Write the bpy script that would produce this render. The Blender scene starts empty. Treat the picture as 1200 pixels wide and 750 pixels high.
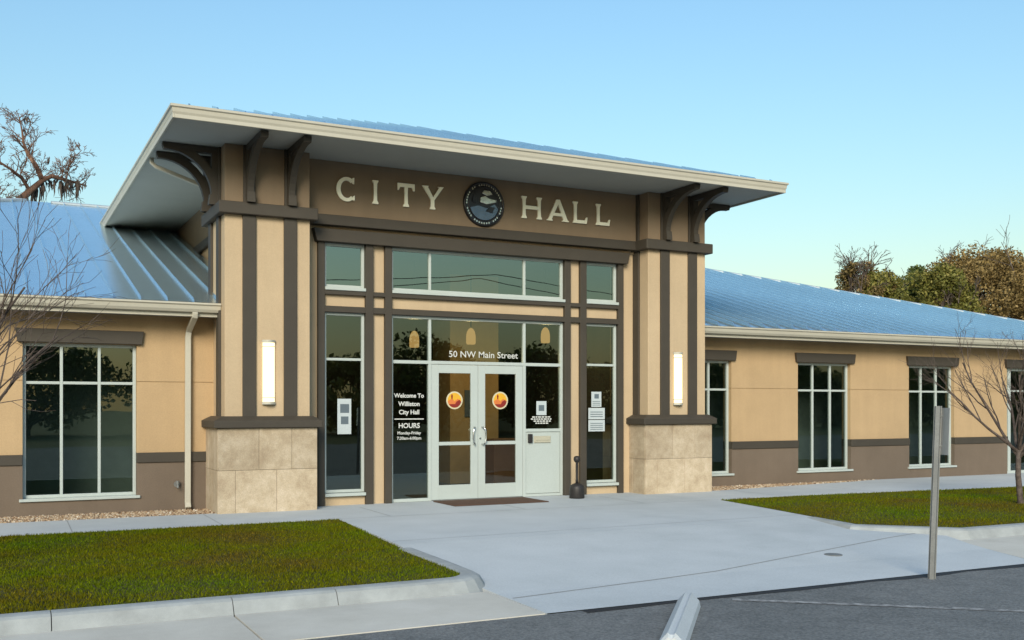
import bpy, math, random
import numpy as np
from mathutils import Vector, Matrix
random.seed(7); rng = np.random.default_rng(11)
R = math.radians
S = bpy.context.scene
COL = S.collection

# ------------------------------------------------------------------ tags / hierarchy
def tag(o, label=None, cat=None, group=None, kind=None):
    if label: o['label'] = label
    if cat: o['category'] = cat
    if group: o['group'] = group
    if kind: o['kind'] = kind
    return o

def thing(name, loc, label, cat, group=None):
    o = bpy.data.objects.new(name, None); COL.objects.link(o)
    o.location = loc; o.empty_display_size = .2
    return tag(o, label, cat, group)

def origin(o):
    v = Vector((0, 0, 0))
    while o is not None:
        v += o.location; o = o.parent
    return v

def copy_tree(o, parent=None):
    c = o.copy(); COL.objects.link(c)
    if parent: c.parent = parent
    for ch in list(o.children): copy_tree(ch, c)
    return c

# ------------------------------------------------------------------ mesh builder (world coordinates in, local out)
class MB:
    def __init__(s): s.v = []; s.f = []
    def add(s, vs, fs):
        n = len(s.v); s.v += [tuple(v) for v in vs]; s.f += [tuple(i + n for i in f) for f in fs]; return s
    def box(s, x0, x1, y0, y1, z0, z1):
        return s.add([(x0,y0,z0),(x1,y0,z0),(x1,y1,z0),(x0,y1,z0),(x0,y0,z1),(x1,y0,z1),(x1,y1,z1),(x0,y1,z1)],
                     [(0,3,2,1),(4,5,6,7),(0,1,5,4),(1,2,6,5),(2,3,7,6),(3,0,4,7)])
    def quad(s, a, b, c, d): return s.add([a,b,c,d], [(0,1,2,3)])
    def prism(s, poly, a, b):
        """poly: function-free: list of 3D points (bottom ring) and ring offset vectors a->b"""
        a = Vector(a); b = Vector(b); n = len(poly)
        vs = [tuple(Vector(p)+a) for p in poly] + [tuple(Vector(p)+b) for p in poly]
        fs = [tuple(range(n-1,-1,-1)), tuple(range(n,2*n))] + [(i,(i+1)%n,(i+1)%n+n,i+n) for i in range(n)]
        return s.add(vs, fs)
    def front(s, poly, y0, y1):          # polygon in x,z (counter-clockwise seen from -y) extruded along y
        return s.prism([(x,0,z) for x,z in poly], (0,y0,0), (0,y1,0))
    def side(s, poly, x0, x1):           # polygon in y,z extruded along x
        return s.prism([(0,y,z) for y,z in poly], (x0,0,0), (x1,0,0))
    def top(s, poly, z0, z1):
        return s.prism([(x,y,0) for x,y in poly], (0,0,z0), (0,0,z1))
    def tube(s, pts, rad, n=6, caps=True):
        pts = [Vector(p) for p in pts]; m = len(pts)
        if not hasattr(rad, '__len__'): rad = [rad]*m
        vs = []; fs = []; prev = None
        for i, p in enumerate(pts):
            d = (pts[min(i+1,m-1)] - pts[max(i-1,0)])
            d = d.normalized() if d.length > 1e-9 else Vector((0,0,1))
            if prev is None:
                u = d.cross(Vector((0.13,0.27,1)) if abs(d.z) < .95 else Vector((1,0.1,0))).normalized()
            else:
                u = prev - d*prev.dot(d)
                u = u.normalized() if u.length > 1e-6 else d.orthogonal().normalized()
            prev = u; w = d.cross(u)
            for k in range(n):
                t = 2*math.pi*k/n + (math.pi/4 if n == 4 else 0)
                vs.append(p + (u*math.cos(t) + w*math.sin(t))*rad[i])
        for i in range(m-1):
            for k in range(n):
                a = i*n+k; b = i*n+(k+1)%n
                fs.append((a, b, b+n, a+n))
        if caps:
            fs.append(tuple(range(n-1,-1,-1))); fs.append(tuple(range((m-1)*n, m*n)))
        return s.add(vs, fs)
    def lathe(s, cx, cy, prof, n=24):
        vs = []; fs = []; m = len(prof)
        for r, z in prof:
            for k in range(n):
                t = 2*math.pi*k/n; vs.append((cx+r*math.cos(t), cy+r*math.sin(t), z))
        for i in range(m-1):
            for k in range(n):
                fs.append((i*n+k, i*n+(k+1)%n, (i+1)*n+(k+1)%n, (i+1)*n+k))
        fs.append(tuple(range(n-1,-1,-1))); fs.append(tuple(range((m-1)*n, m*n)))
        return s.add(vs, fs)
    def disc(s, cx, y, cz, r, y1, n=32, sx=1., sz=1.):      # round plate facing -y
        return s.front([(cx+r*sx*math.cos(2*math.pi*k/n), cz+r*sz*math.sin(2*math.pi*k/n)) for k in range(n)], y, y1)
    def build(s, name, mat, parent=None, bevel=0, smooth=False, seg=1):
        me = bpy.data.meshes.new(name)
        o0 = origin(parent) if parent else Vector((0,0,0))
        me.from_pydata([(v[0]-o0.x, v[1]-o0.y, v[2]-o0.z) for v in s.v], [], s.f)
        me.materials.append(mat); me.validate(); me.update()
        if smooth: me.polygons.foreach_set('use_smooth', [True]*len(me.polygons))
        o = bpy.data.objects.new(name, me); COL.objects.link(o)
        if parent: o.parent = parent
        if bevel:
            m = o.modifiers.new('bevel', 'BEVEL'); m.width = bevel; m.segments = seg
            m.limit_method = 'ANGLE'; m.angle_limit = R(40)
        return o

# ------------------------------------------------------------------ materials
def nodes(name):
    m = bpy.data.materials.new(name); m.use_nodes = True
    nt = m.node_tree; nt.nodes.clear()
    return m, nt.nodes, nt.links

def ramp(N, stops):
    r = N.new('ShaderNodeValToRGB'); e = r.color_ramp.elements
    e[0].position, e[0].color = stops[0][0], (*stops[0][1], 1)
    e[1].position, e[1].color = stops[-1][0], (*stops[-1][1], 1)
    for p, c in stops[1:-1]:
        x = e.new(p); x.color = (*c, 1)
    return r

def mat(name, col, rough=.7, var=.12, scale=3., fine=60., fvar=.08, bump=.0, bscale=150., metal=0., spec=.35, island=0., bdist=.01, coat=0., streak=0.):
    """plain surface: large soft patches + fine grain + bump, all from 3D noise"""
    m, N, L = nodes(name)
    out = N.new('ShaderNodeOutputMaterial'); p = N.new('ShaderNodeBsdfPrincipled'); L.new(p.outputs[0], out.inputs[0])
    tc = N.new('ShaderNodeTexCoord')
    n1 = N.new('ShaderNodeTexNoise'); n1.inputs['Scale'].default_value = scale; n1.inputs['Detail'].default_value = 5; n1.inputs['Roughness'].default_value = .6
    n2 = N.new('ShaderNodeTexNoise'); n2.inputs['Scale'].default_value = fine; n2.inputs['Detail'].default_value = 3
    L.new(tc.outputs['Object'], n1.inputs['Vector']); L.new(tc.outputs['Object'], n2.inputs['Vector'])
    def rng_(sock, a):
        mr = N.new('ShaderNodeMapRange'); mr.inputs['From Min'].default_value = .25; mr.inputs['From Max'].default_value = .75
        mr.inputs['To Min'].default_value = 1-a; mr.inputs['To Max'].default_value = 1+a; L.new(sock, mr.inputs['Value']); return mr.outputs[0]
    mu = N.new('ShaderNodeMath'); mu.operation = 'MULTIPLY'
    L.new(rng_(n1.outputs[0], var), mu.inputs[0]); L.new(rng_(n2.outputs[0], fvar), mu.inputs[1]); val = mu.outputs[0]
    if streak:
        mp = N.new('ShaderNodeMapping'); mp.inputs['Scale'].default_value = (2.2,2.2,.22); L.new(tc.outputs['Object'], mp.inputs['Vector'])
        ns = N.new('ShaderNodeTexNoise'); ns.inputs['Scale'].default_value = 1.6; ns.inputs['Detail'].default_value = 3; ns.inputs['Roughness'].default_value = .65; L.new(mp.outputs[0], ns.inputs['Vector'])
        m3 = N.new('ShaderNodeMath'); m3.operation = 'MULTIPLY'; L.new(val, m3.inputs[0]); L.new(rng_(ns.outputs[0], streak), m3.inputs[1]); val = m3.outputs[0]
    if island:
        g = N.new('ShaderNodeNewGeometry'); mr = N.new('ShaderNodeMapRange')
        mr.inputs['To Min'].default_value = 1-island; mr.inputs['To Max'].default_value = 1+island
        L.new(g.outputs['Random Per Island'], mr.inputs['Value'])
        m2 = N.new('ShaderNodeMath'); m2.operation = 'MULTIPLY'; L.new(val, m2.inputs[0]); L.new(mr.outputs[0], m2.inputs[1]); val = m2.outputs[0]
    vm = N.new('ShaderNodeVectorMath'); vm.operation = 'SCALE'; vm.inputs[0].default_value = col
    L.new(val, vm.inputs['Scale']); L.new(vm.outputs[0], p.inputs['Base Color'])
    p.inputs['Roughness'].default_value = rough; p.inputs['Metallic'].default_value = metal
    p.inputs['Specular IOR Level'].default_value = spec
    if coat: p.inputs['Coat Weight'].default_value = coat
    if bump:
        n3 = N.new('ShaderNodeTexNoise'); n3.inputs['Scale'].default_value = bscale; n3.inputs['Detail'].default_value = 4
        L.new(tc.outputs['Object'], n3.inputs['Vector'])
        b = N.new('ShaderNodeBump'); b.inputs['Strength'].default_value = bump; b.inputs['Distance'].default_value = bdist
        L.new(n3.outputs[0], b.inputs['Height']); L.new(b.outputs[0], p.inputs['Normal'])
    return m

def mat_mottle(name, stops, scale, detail=6, rough=.9, bump=.3, bscale=80, fine=200, fvar=.1, big=None, spec=.25, bdist=.01, island=0.):
    """several tones blended by noise"""
    m, N, L = nodes(name)
    out = N.new('ShaderNodeOutputMaterial'); p = N.new('ShaderNodeBsdfPrincipled'); L.new(p.outputs[0], out.inputs[0])
    tc = N.new('ShaderNodeTexCoord')
    n1 = N.new('ShaderNodeTexNoise'); n1.inputs['Scale'].default_value = scale; n1.inputs['Detail'].default_value = detail; n1.inputs['Roughness'].default_value = .62
    L.new(tc.outputs['Object'], n1.inputs['Vector'])
    src = n1.outputs[0]
    if big:
        nb = N.new('ShaderNodeTexNoise'); nb.inputs['Scale'].default_value = big; nb.inputs['Detail'].default_value = 3
        L.new(tc.outputs['Object'], nb.inputs['Vector'])
        mx = N.new('ShaderNodeMix'); mx.data_type = 'FLOAT'; mx.inputs[0].default_value = .5
        L.new(src, mx.inputs[2]); L.new(nb.outputs[0], mx.inputs[3]); src = mx.outputs[0]
    r = ramp(N, stops); L.new(src, r.inputs[0])
    n2 = N.new('ShaderNodeTexNoise'); n2.inputs['Scale'].default_value = fine; n2.inputs['Detail'].default_value = 2
    L.new(tc.outputs['Object'], n2.inputs['Vector'])
    mr = N.new('ShaderNodeMapRange'); mr.inputs['From Min'].default_value = .3; mr.inputs['From Max'].default_value = .7
    mr.inputs['To Min'].default_value = 1-fvar; mr.inputs['To Max'].default_value = 1+fvar; L.new(n2.outputs[0], mr.inputs['Value'])
    fac = mr.outputs[0]
    if island:
        g = N.new('ShaderNodeNewGeometry'); mi = N.new('ShaderNodeMapRange'); mi.inputs['To Min'].default_value = 1-island; mi.inputs['To Max'].default_value = 1+island
        L.new(g.outputs['Random Per Island'], mi.inputs['Value']); mm = N.new('ShaderNodeMath'); mm.operation = 'MULTIPLY'; L.new(fac, mm.inputs[0]); L.new(mi.outputs[0], mm.inputs[1]); fac = mm.outputs[0]
    vm = N.new('ShaderNodeVectorMath'); vm.operation = 'SCALE'; L.new(r.outputs[0], vm.inputs[0]); L.new(fac, vm.inputs['Scale'])
    L.new(vm.outputs[0], p.inputs['Base Color'])
    p.inputs['Roughness'].default_value = rough; p.inputs['Specular IOR Level'].default_value = spec
    n3 = N.new('ShaderNodeTexNoise'); n3.inputs['Scale'].default_value = bscale; n3.inputs['Detail'].default_value = 5
    L.new(tc.outputs['Object'], n3.inputs['Vector'])
    b = N.new('ShaderNodeBump'); b.inputs['Strength'].default_value = bump; b.inputs['Distance'].default_value = bdist
    L.new(n3.outputs[0], b.inputs['Height']); L.new(b.outputs[0], p.inputs['Normal'])
    return m

def mat_glass(name, tint, base=.06, k=1.0, wav=.006):
    m, N, L = nodes(name)
    out = N.new('ShaderNodeOutputMaterial'); mix = N.new('ShaderNodeMixShader'); L.new(mix.outputs[0], out.inputs[0])
    tr = N.new('ShaderNodeBsdfTransparent'); tr.inputs[0].default_value = (*tint, 1)
    gl = N.new('ShaderNodeBsdfGlossy'); gl.inputs['Roughness'].default_value = .0; gl.inputs['Color'].default_value = (.78,.95,.88,1)
    fr = N.new('ShaderNodeFresnel'); fr.inputs['IOR'].default_value = 1.52
    ma = N.new('ShaderNodeMath'); ma.operation = 'MULTIPLY_ADD'; ma.inputs[1].default_value = k; ma.inputs[2].default_value = base; ma.use_clamp = True
    L.new(fr.outputs[0], ma.inputs[0]); L.new(ma.outputs[0], mix.inputs[0])
    tc = N.new('ShaderNodeTexCoord'); n = N.new('ShaderNodeTexNoise'); n.inputs['Scale'].default_value = 1.3; n.inputs['Detail'].default_value = 1
    L.new(tc.outputs['Object'], n.inputs['Vector'])
    b = N.new('ShaderNodeBump'); b.inputs['Strength'].default_value = wav; b.inputs['Distance'].default_value = .1
    L.new(n.outputs[0], b.inputs['Height']); L.new(b.outputs[0], gl.inputs['Normal'])
    L.new(tr.outputs[0], mix.inputs[1]); L.new(gl.outputs[0], mix.inputs[2])
    return m

def mat_emit(name, col, strength):
    m, N, L = nodes(name)
    out = N.new('ShaderNodeOutputMaterial'); e = N.new('ShaderNodeEmission'); L.new(e.outputs[0], out.inputs[0])
    e.inputs[0].default_value = (*col, 1); e.inputs[1].default_value = strength
    return m

def mat_leaf(name, dark, mid, light, scale=.5, trans=.25):
    m, N, L = nodes(name)
    out = N.new('ShaderNodeOutputMaterial'); p = N.new('ShaderNodeBsdfPrincipled')
    g = N.new('ShaderNodeNewGeometry'); tc = N.new('ShaderNodeTexCoord')
    n = N.new('ShaderNodeTexNoise'); n.inputs['Scale'].default_value = scale; n.inputs['Detail'].default_value = 3
    L.new(tc.outputs['Object'], n.inputs['Vector'])
    mx = N.new('ShaderNodeMix'); mx.data_type = 'FLOAT'; mx.inputs[0].default_value = .45
    L.new(n.outputs[0], mx.inputs[2]); L.new(g.outputs['Random Per Island'], mx.inputs[3])
    r = ramp(N, [(.25, dark), (.5, mid), (.78, light)]); L.new(mx.outputs[0], r.inputs[0])
    L.new(r.outputs[0], p.inputs['Base Color']); p.inputs['Roughness'].default_value = .6; p.inputs['Specular IOR Level'].default_value = .2
    t = N.new('ShaderNodeBsdfTranslucent'); L.new(r.outputs[0], t.inputs[0])
    ms = N.new('ShaderNodeMixShader'); ms.inputs[0].default_value = trans
    L.new(p.outputs[0], ms.inputs[1]); L.new(t.outputs[0], ms.inputs[2]); L.new(ms.outputs[0], out.inputs[0])
    return m

M = {}
M['tan'] = mat('tan stucco', (.41,.288,.16), .85, .08, 1.1, 55, .07, .5, 120, bdist=.006, spec=.2, streak=.05)
M['buff'] = mat('pale buff stucco', (.45,.345,.22), .85, .07, 1.1, 55, .06, .5, 120, bdist=.006, spec=.2, streak=.05)
M['taupe'] = mat('taupe stucco', (.145,.112,.083), .85, .10, 1.2, 55, .08, .5, 120, bdist=.006, spec=.2, streak=.05)
M['frieze'] = mat('brown stucco', (.21,.155,.10), .85, .06, 1.2, 90, .05, .3, 220, bdist=.006, spec=.2, streak=.05)
M['brown'] = mat('dark brown trim', (.050,.042,.031), .6, .10, 2.0, 70, .06, .15, 160, bdist=.003)
M['cream'] = mat('cream painted metal', (.43,.41,.335), .45, .05, 1.5, 40, .03, .06, 30, bdist=.003)
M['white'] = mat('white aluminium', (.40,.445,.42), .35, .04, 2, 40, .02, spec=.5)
M['soffit'] = mat('pale grey soffit panel', (.33,.335,.31), .7, .05, .8, 30, .03, .05, 60)
M['stone'] = mat_mottle('limestone cladding', [(.3,(.29,.22,.145)),(.5,(.40,.325,.225)),(.68,(.49,.41,.305))], 7.5, 10, .85, .5, 60, 70, .12, bdist=.008, big=2.2, island=.13)
M['mortar'] = mat('mortar', (.30,.26,.21), .95)
M['roof'] = mat('galvalume roof', (.59,.735,.80), .26, .05, .35, 6, .04, .05, 2.5, metal=.9, bdist=.02)
M['ridge'] = mat('dull ridge trim', (.36,.40,.42), .6, .06, 2, 20, .05, metal=.2)
M['concrete'] = mat_mottle('broom finished concrete', [(.3,(.37,.40,.405)),(.5,(.445,.475,.48)),(.7,(.50,.53,.535))], 1.1, 10, .85, .3, 120, 60, .07, big=.22, bdist=.005)
M['kerb'] = mat_mottle('kerb concrete', [(.3,(.25,.265,.26)),(.55,(.31,.33,.325)),(.75,(.36,.38,.37))], 3.5, 8, .85, .3, 140, 220, .07, bdist=.004)
M['gutterpan'] = mat_mottle('weathered gutter concrete', [(.3,(.39,.37,.32)),(.5,(.49,.47,.41)),(.7,(.56,.54,.48))], 1.8, 8, .9, .3, 140, 200, .08, big=.4, bdist=.004)
M['joint'] = mat('dark joint', (.27,.28,.275), .95)
M['asphalt'] = mat_mottle('asphalt', [(.28,(.10,.106,.105)),(.5,(.145,.152,.15)),(.72,(.19,.195,.19))], 3.5, 10, .9, .8, 70, 42, .3, big=.35, bdist=.015)
M['seal'] = mat('bitumen edge', (.018,.018,.019), .7, .2, 4, 60, .2, .5, 60)
M['paint'] = mat_mottle('worn road paint', [(.38,(.11,.115,.115)),(.5,(.22,.22,.215)),(.65,(.34,.34,.33))], 9, 8, .9, .3, 90, 150, .2)
M['soil'] = mat_mottle('lawn soil', [(.3,(.035,.03,.012)),(.5,(.055,.055,.012)),(.7,(.075,.07,.02))], 2.5, 8, 1., .6, 40, 90, .25, bdist=.02)
M['earth'] = mat_mottle('grassy ground', [(.3,(.05,.06,.018)),(.5,(.08,.085,.025)),(.7,(.12,.105,.045))], .4, 8, 1., .5, 6, 30, .2, bdist=.05)
M['steel'] = mat('galvanised steel', (.17,.175,.168), .6, .18, 6, 60, .1, metal=.25)
M['signback'] = mat('aluminium sign back', (.55,.57,.57), .4, .06, 3, 30, .04, metal=.75)
M['chrome'] = mat('brushed handle metal', (.6,.61,.6), .25, .03, 4, 30, .02, metal=1.)
M['black'] = mat('black plastic', (.022,.020,.019), .5, .1, 5, 60, .05, .1, 90)
M['mat'] = mat('brown entrance mat', (.10,.055,.035), .95, .15, 6, 130, .2, .8, 260)
M['bark'] = mat_mottle('bark', [(.3,(.045,.034,.028)),(.5,(.085,.066,.055)),(.7,(.15,.12,.10))], 9, 6, .95, .8, 40, 80, .2)
M['barkred'] = mat_mottle('reddish bark', [(.3,(.055,.032,.022)),(.5,(.13,.07,.045)),(.7,(.22,.13,.085))], 2.5, 6, .95, .8, 12, 30, .25)
M['barkpale'] = mat('pale grey twigs', (.34,.31,.28), .9, .15)
M['moss'] = mat_leaf('spanish moss', (.04,.035,.03), (.085,.068,.055), (.14,.105,.08), .8, .2)
M['glass'] = mat_glass('tinted window glass', (.42,.50,.47), .085, 1.0)
M['glasshi'] = mat_glass('reflective transom glass', (.30,.36,.35), .20, 1.0)
M['doorglass'] = mat_glass('door glass', (.62,.66,.63), .03, .9)
M['room'] = mat('office wall', (.46,.49,.46), .9)
M['roomfloor'] = mat('office floor', (.10,.095,.09), .8)
M['lobby'] = mat('lobby wall', (.42,.29,.13), .85)
M['desk'] = mat('wood desk', (.22,.12,.07), .6)
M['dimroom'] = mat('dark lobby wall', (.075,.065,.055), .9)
M['paper'] = mat('white paper', (.42,.47,.48), .8, .05)
M['ink'] = mat('grey print', (.10,.13,.15), .8)
M['letter'] = mat('white vinyl lettering', (.52,.53,.50), .6, .02)
M['gold'] = mat('pale gold metal letter', (.95,.90,.70), .45, .05, 6, 50, .03, metal=.1)
M['bronze'] = mat('dark bronze seal', (.045,.043,.045), .28, .25, 8, 60, .1, .35, 22, metal=.75)
M['bronzehi'] = mat('polished seal relief', (.55,.52,.44), .22, .15, 9, 60, .1, .3, 30, metal=.95)
M['bluemetal'] = mat('blue grey seal relief', (.13,.155,.19), .25, .2, 7, 60, .1, .3, 25, metal=.8)
M['d_cream'] = mat('decal cream', (.50,.46,.31), .6, .02)
M['d_yellow'] = mat('decal yellow', (.62,.34,.025), .6, .05, 8)
M['d_orange'] = mat('decal orange', (.55,.16,.04), .6, .05, 8)
M['d_red'] = mat('decal dark red', (.20,.018,.012), .6, .05, 8)
M['panel'] = mat('white panel', (.39,.435,.41), .5, .03, 1.5)
M['brass'] = mat('pale mail slot', (.50,.47,.36), .4, .05, 8, metal=.3)
M['lampglass'] = mat_emit('lit lamp diffuser', (1.0,.77,.42), 1.9)
M['pendant'] = mat_emit('lit pendant shade', (1.0,.52,.17), .75)

# ------------------------------------------------------------------ camera
cam = bpy.data.cameras.new('camera'); co = bpy.data.objects.new('camera', cam); COL.objects.link(co)
co.location = (0,0,1.7); co.rotation_euler = (R(90), 0, R(-27))
cam.sensor_width = 36; cam.lens = 36; cam.shift_y = 103/1200; cam.clip_end = 2000; cam.clip_start = .1
S.camera = co

# ------------------------------------------------------------------ sky and sun
SUN_AZ = R(212)      # compass bearing of the sun, clockwise from +y (behind the camera, a little to its left)
SUN_EL = R(25)
w = bpy.data.worlds.new('World'); S.world = w; w.use_nodes = True
wn = w.node_tree.nodes; wl = w.node_tree.links; wn.clear()
sky = wn.new('ShaderNodeTexSky'); sky.sky_type = 'NISHITA'; sky.sun_disc = False
sky.sun_elevation = SUN_EL; sky.sun_rotation = SUN_AZ
sky.air_density = 2.2; sky.dust_density = 1.0; sky.ozone_density = 8.0; sky.altitude = 0
bg = wn.new('ShaderNodeBackground'); bg.inputs[1].default_value = .15
wo = wn.new('ShaderNodeOutputWorld'); wl.new(sky.outputs[0], bg.inputs[0]); wl.new(bg.outputs[0], wo.inputs[0])
sd = bpy.data.lights.new('sun', 'SUN'); sd.energy = 3.2; sd.angle = R(26); sd.color = (1,.90,.74)
so = bpy.data.objects.new('sun', sd); COL.objects.link(so); so.location = (-10,-20,30)
dvec = Vector((math.sin(SUN_AZ)*math.cos(SUN_EL), math.cos(SUN_AZ)*math.cos(SUN_EL), math.sin(SUN_EL)))
so.rotation_euler = dvec.to_track_quat('Z', 'Y').to_euler()
S.view_settings.view_transform = 'Standard'; S.view_settings.look = 'None'
S.view_settings.exposure = .42; S.view_settings.gamma = 1

# ------------------------------------------------------------------ text helper
def text_mb(mb, body, size, cx, y, cz, depth=.003, bold=.0, align='CENTER', sx=1.):
    cu = bpy.data.curves.new('txt', 'FONT'); cu.body = body; cu.size = size; cu.align_x = align; cu.align_y = 'CENTER'
    cu.offset = bold; cu.extrude = 0; cu.resolution_u = 3
    o = bpy.data.objects.new('txt', cu); COL.objects.link(o)
    bpy.context.view_layer.update()
    me = bpy.data.meshes.new_from_object(o.evaluated_get(bpy.context.evaluated_depsgraph_get()))
    mb.add([(cx+v.co.x*sx, y, cz+v.co.y) for v in me.vertices], [tuple(p.vertices) for p in me.polygons])
    bpy.data.objects.remove(o); bpy.data.curves.remove(cu); bpy.data.meshes.remove(me)

# ================================================================== GROUND
def struct(mb, name, m, **k): return tag(mb.build(name, m, **k), kind='structure')
struct(MB().quad((-600,-600,-.30),(600,-600,-.30),(600,600,-.30),(-600,600,-.30)), 'ground', M['earth'])
struct(MB().box(-70,80,-16,7.95,-.5,-.13), 'road', M['asphalt'])

# sealed edge of the asphalt and a parking stripe
se = MB()
for i in range(30):
    x0 = 4.75+i*.5; wdt = .105+.03*math.sin(i*1.7)+.02*math.cos(i*4.1); w2 = .105+.03*math.sin((i+1)*1.7)+.02*math.cos((i+1)*4.1)
    se.quad((x0,7.95-wdt,-.126),(x0+.5,7.95-w2,-.126),(x0+.5,7.952,-.126),(x0,7.952,-.126))
struct(se, 'road_edge_sealant', M['seal'])
def strip(a, b, wd, z):
    a = Vector((*a,0)); b = Vector((*b,0)); n = (b-a).normalized().cross(Vector((0,0,1)))*wd/2
    return [(p.x,p.y,z) for p in (a-n, a+n, b+n, b-n)]
mk = MB(); mk.quad(*strip((6.3,7.74),(10.2,4.55),.10,-.125)); mk.quad(*strip((1.2,7.6),(4.0,4.4),.10,-.125))
struct(mk, 'painted_parking_line', M['paint'])

# driveway and walk slab (falls to the gutter)
def zd(y): return 0. if y > 12 else (-.122 if y < 9 else -.122*(12-y)/3)
dl = [(7.95,4.40),(9.0,4.42),(9.4,4.40),(10.0,4.36),(10.8,4.45),(12,4.52),(13.5,4.63),(15.16,4.74)]
dr = [(7.95,11.02),(9.0,11.48),(9.4,11.62),(10.0,11.90),(10.8,11.40),(12,11.42),(13.5,11.72),(15.16,12.02)]
dv = MB(); rows = []
for (y,xl),(_,xr) in zip(dl,dr):
    rows.append([(xl+(xr-xl)*k/8, y, zd(y)) for k in range(9)])
for i in range(len(rows)-1):
    for k in range(8): dv.quad(rows[i][k], rows[i][k+1], rows[i+1][k+1], rows[i+1][k])
# skirts so the slab has an edge
for i in range(len(rows)-1):
    for k in (0,8):
        a = rows[i][k]; b = rows[i+1][k]
        q = [(a[0],a[1],-.4), (b[0],b[1],-.4), b, a]
        dv.quad(*(q[::-1] if k == 0 else q))
struct(dv, 'driveway_apron', M['concrete'])
wk = MB()
wk.top([(-40,15.16),(4.74,15.16),(12.02,15.16),(14.0,15.19),(20,14.75),(48,14.75),(48,17.9),(19.2,17.9),(17.8,17.5),(13.37,16.85),(13.0,16.85),(13.0,17.3),(3.3,17.3),(3.3,16.87),(-40,16.87)], -.35, .0)
struct(wk, 'entrance_walk', M['concrete'])
jt = MB()
def groove(pts, wd=.018, off=.0035):
    for a, b in zip(pts[:-1], pts[1:]):
        n = 8
        for i in range(n):
            p = [a[0]+(b[0]-a[0])*i/n, a[1]+(b[1]-a[1])*i/n]; q = [a[0]+(b[0]-a[0])*(i+1)/n, a[1]+(b[1]-a[1])*(i+1)/n]
            s4 = strip(p, q, wd, 0); jt.quad(*[(x, y, zd(y)+off) for x, y, _ in s4])
groove([(4.45,8.72),(7.2,9.12),(10.92,10.13),(11.7,10.30)], .02)
groove([(4.72,15.16),(12.02,15.16)], .014)
groove([(4.55,12.3),(11.45,12.45)], .010)
for x in (-7,-5,-3,-1,1,3,5.6,8.0,10.4,13.6,16,18.4,20.8): groove([(x,15.2),(x+.03,16.8 if x<13.3 or x>17 else 16.7)], .012)
struct(jt, 'slab_joint', M['joint'])

# lawns
LL = [(-40,9.42),(4.10,9.42),(4.24,9.5),(4.31,9.62),(4.36,10.8),(4.74,15.14),(-40,15.14)]
LR = [(11.30,11.05),(12.26,10.04),(48,10.04),(48,14.73),(20,14.73),(14.0,15.17),(12.04,15.14)]
struct(MB().top(LL, -.4, -.004), 'lawn_soil', M['soil'])
struct(MB().top(LR, -.4, -.004), 'lawn_soil', M['soil'])

def inside(poly, X, Y):
    c = np.zeros(len(X), bool); n = len(poly)
    for i in range(n):
        x1,y1 = poly[i]; x2,y2 = poly[(i+1)%n]
        if y1 == y2: continue
        c ^= ((y1 > Y) != (y2 > Y)) & (X < (x2-x1)*(Y-y1)/(y2-y1)+x1)
    return c

def np_mesh(name, V, nper, m):
    """V: (k,nper,3) separate polygons"""
    k = len(V); me = bpy.data.meshes.new(name)
    me.vertices.add(k*nper); me.vertices.foreach_set('co', V.reshape(-1).astype(np.float32))
    me.loops.add(k*nper); me.loops.foreach_set('vertex_index', np.arange(k*nper, dtype=np.int32))
    me.polygons.add(k); me.polygons.foreach_set('loop_start', np.arange(0, k*nper, nper, dtype=np.int32))
    me.materials.append(m); me.update(calc_edges=True); me.validate()
    return me

def mat_grass():
    m, N, L = nodes('lawn grass')
    out = N.new('ShaderNodeOutputMaterial'); p = N.new('ShaderNodeBsdfPrincipled'); L.new(p.outputs[0], out.inputs[0])
    g = N.new('ShaderNodeNewGeometry'); tc = N.new('ShaderNodeTexCoord')
    n = N.new('ShaderNodeTexNoise'); n.inputs['Scale'].default_value = .55; n.inputs['Detail'].default_value = 6; n.inputs['Roughness'].default_value = .6
    L.new(tc.outputs['Object'], n.inputs['Vector'])
    r = ramp(N, [(.34,(.096,.076,.008)),(.44,(.096,.096,.003)),(.54,(.090,.112,.002)),(.68,(.070,.120,.002))]); L.new(n.outputs[0], r.inputs[0])
    r2 = ramp(N, [(0,(.55,.55,.55)),(.6,(1,1,1)),(.93,(1.25,1.2,1.1)),(1,(2.3,1.9,1.7))]); L.new(g.outputs['Random Per Island'], r2.inputs[0])
    vm = N.new('ShaderNodeVectorMath'); vm.operation = 'MULTIPLY'; L.new(r.outputs[0], vm.inputs[0]); L.new(r2.outputs[0], vm.inputs[1])
    L.new(vm.outputs[0], p.inputs['Base Color']); p.inputs['Roughness'].default_value = .85; p.inputs['Specular IOR Level'].default_value = .03
    return m
M['grass'] = mat_grass()
def grass(poly, x0, x1, y0, y1, n, label):
    X = rng.uniform(x0, x1, n); Y = rng.uniform(y0, y1, n); k = inside(poly, X, Y); X = X[k]; Y = Y[k]; n = len(X)
    patch = .5+.5*np.sin(X*1.9+Y*1.1)*np.cos(Y*2.3-X*.7)
    hgt = rng.uniform(.012, .034, n)*(.7+.5*patch); a = rng.uniform(0, 2*np.pi, n); wd = rng.uniform(.003, .006, n)
    la = rng.uniform(0, 2*np.pi, n); ln = rng.uniform(.1, .9, n)*hgt
    dx = np.cos(a)*wd; dy = np.sin(a)*wd; z = np.full(n, -.004)
    tip = np.stack([X+np.cos(la)*ln, Y+np.sin(la)*ln, z+hgt], 1)
    V = np.stack([np.stack([X-dx,Y-dy,z],1), np.stack([X+dx,Y+dy,z],1), tip], 1)
    o = bpy.data.objects.new('grass', np_mesh('grass', V, 3, M['grass'])); COL.objects.link(o)
    return tag(o, label, 'grass', kind='stuff')
grass(LL, -3, 4.8, 9.42, 15.14, 150000, 'green and brown mown grass of the lawn left of the entrance walk')
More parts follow.
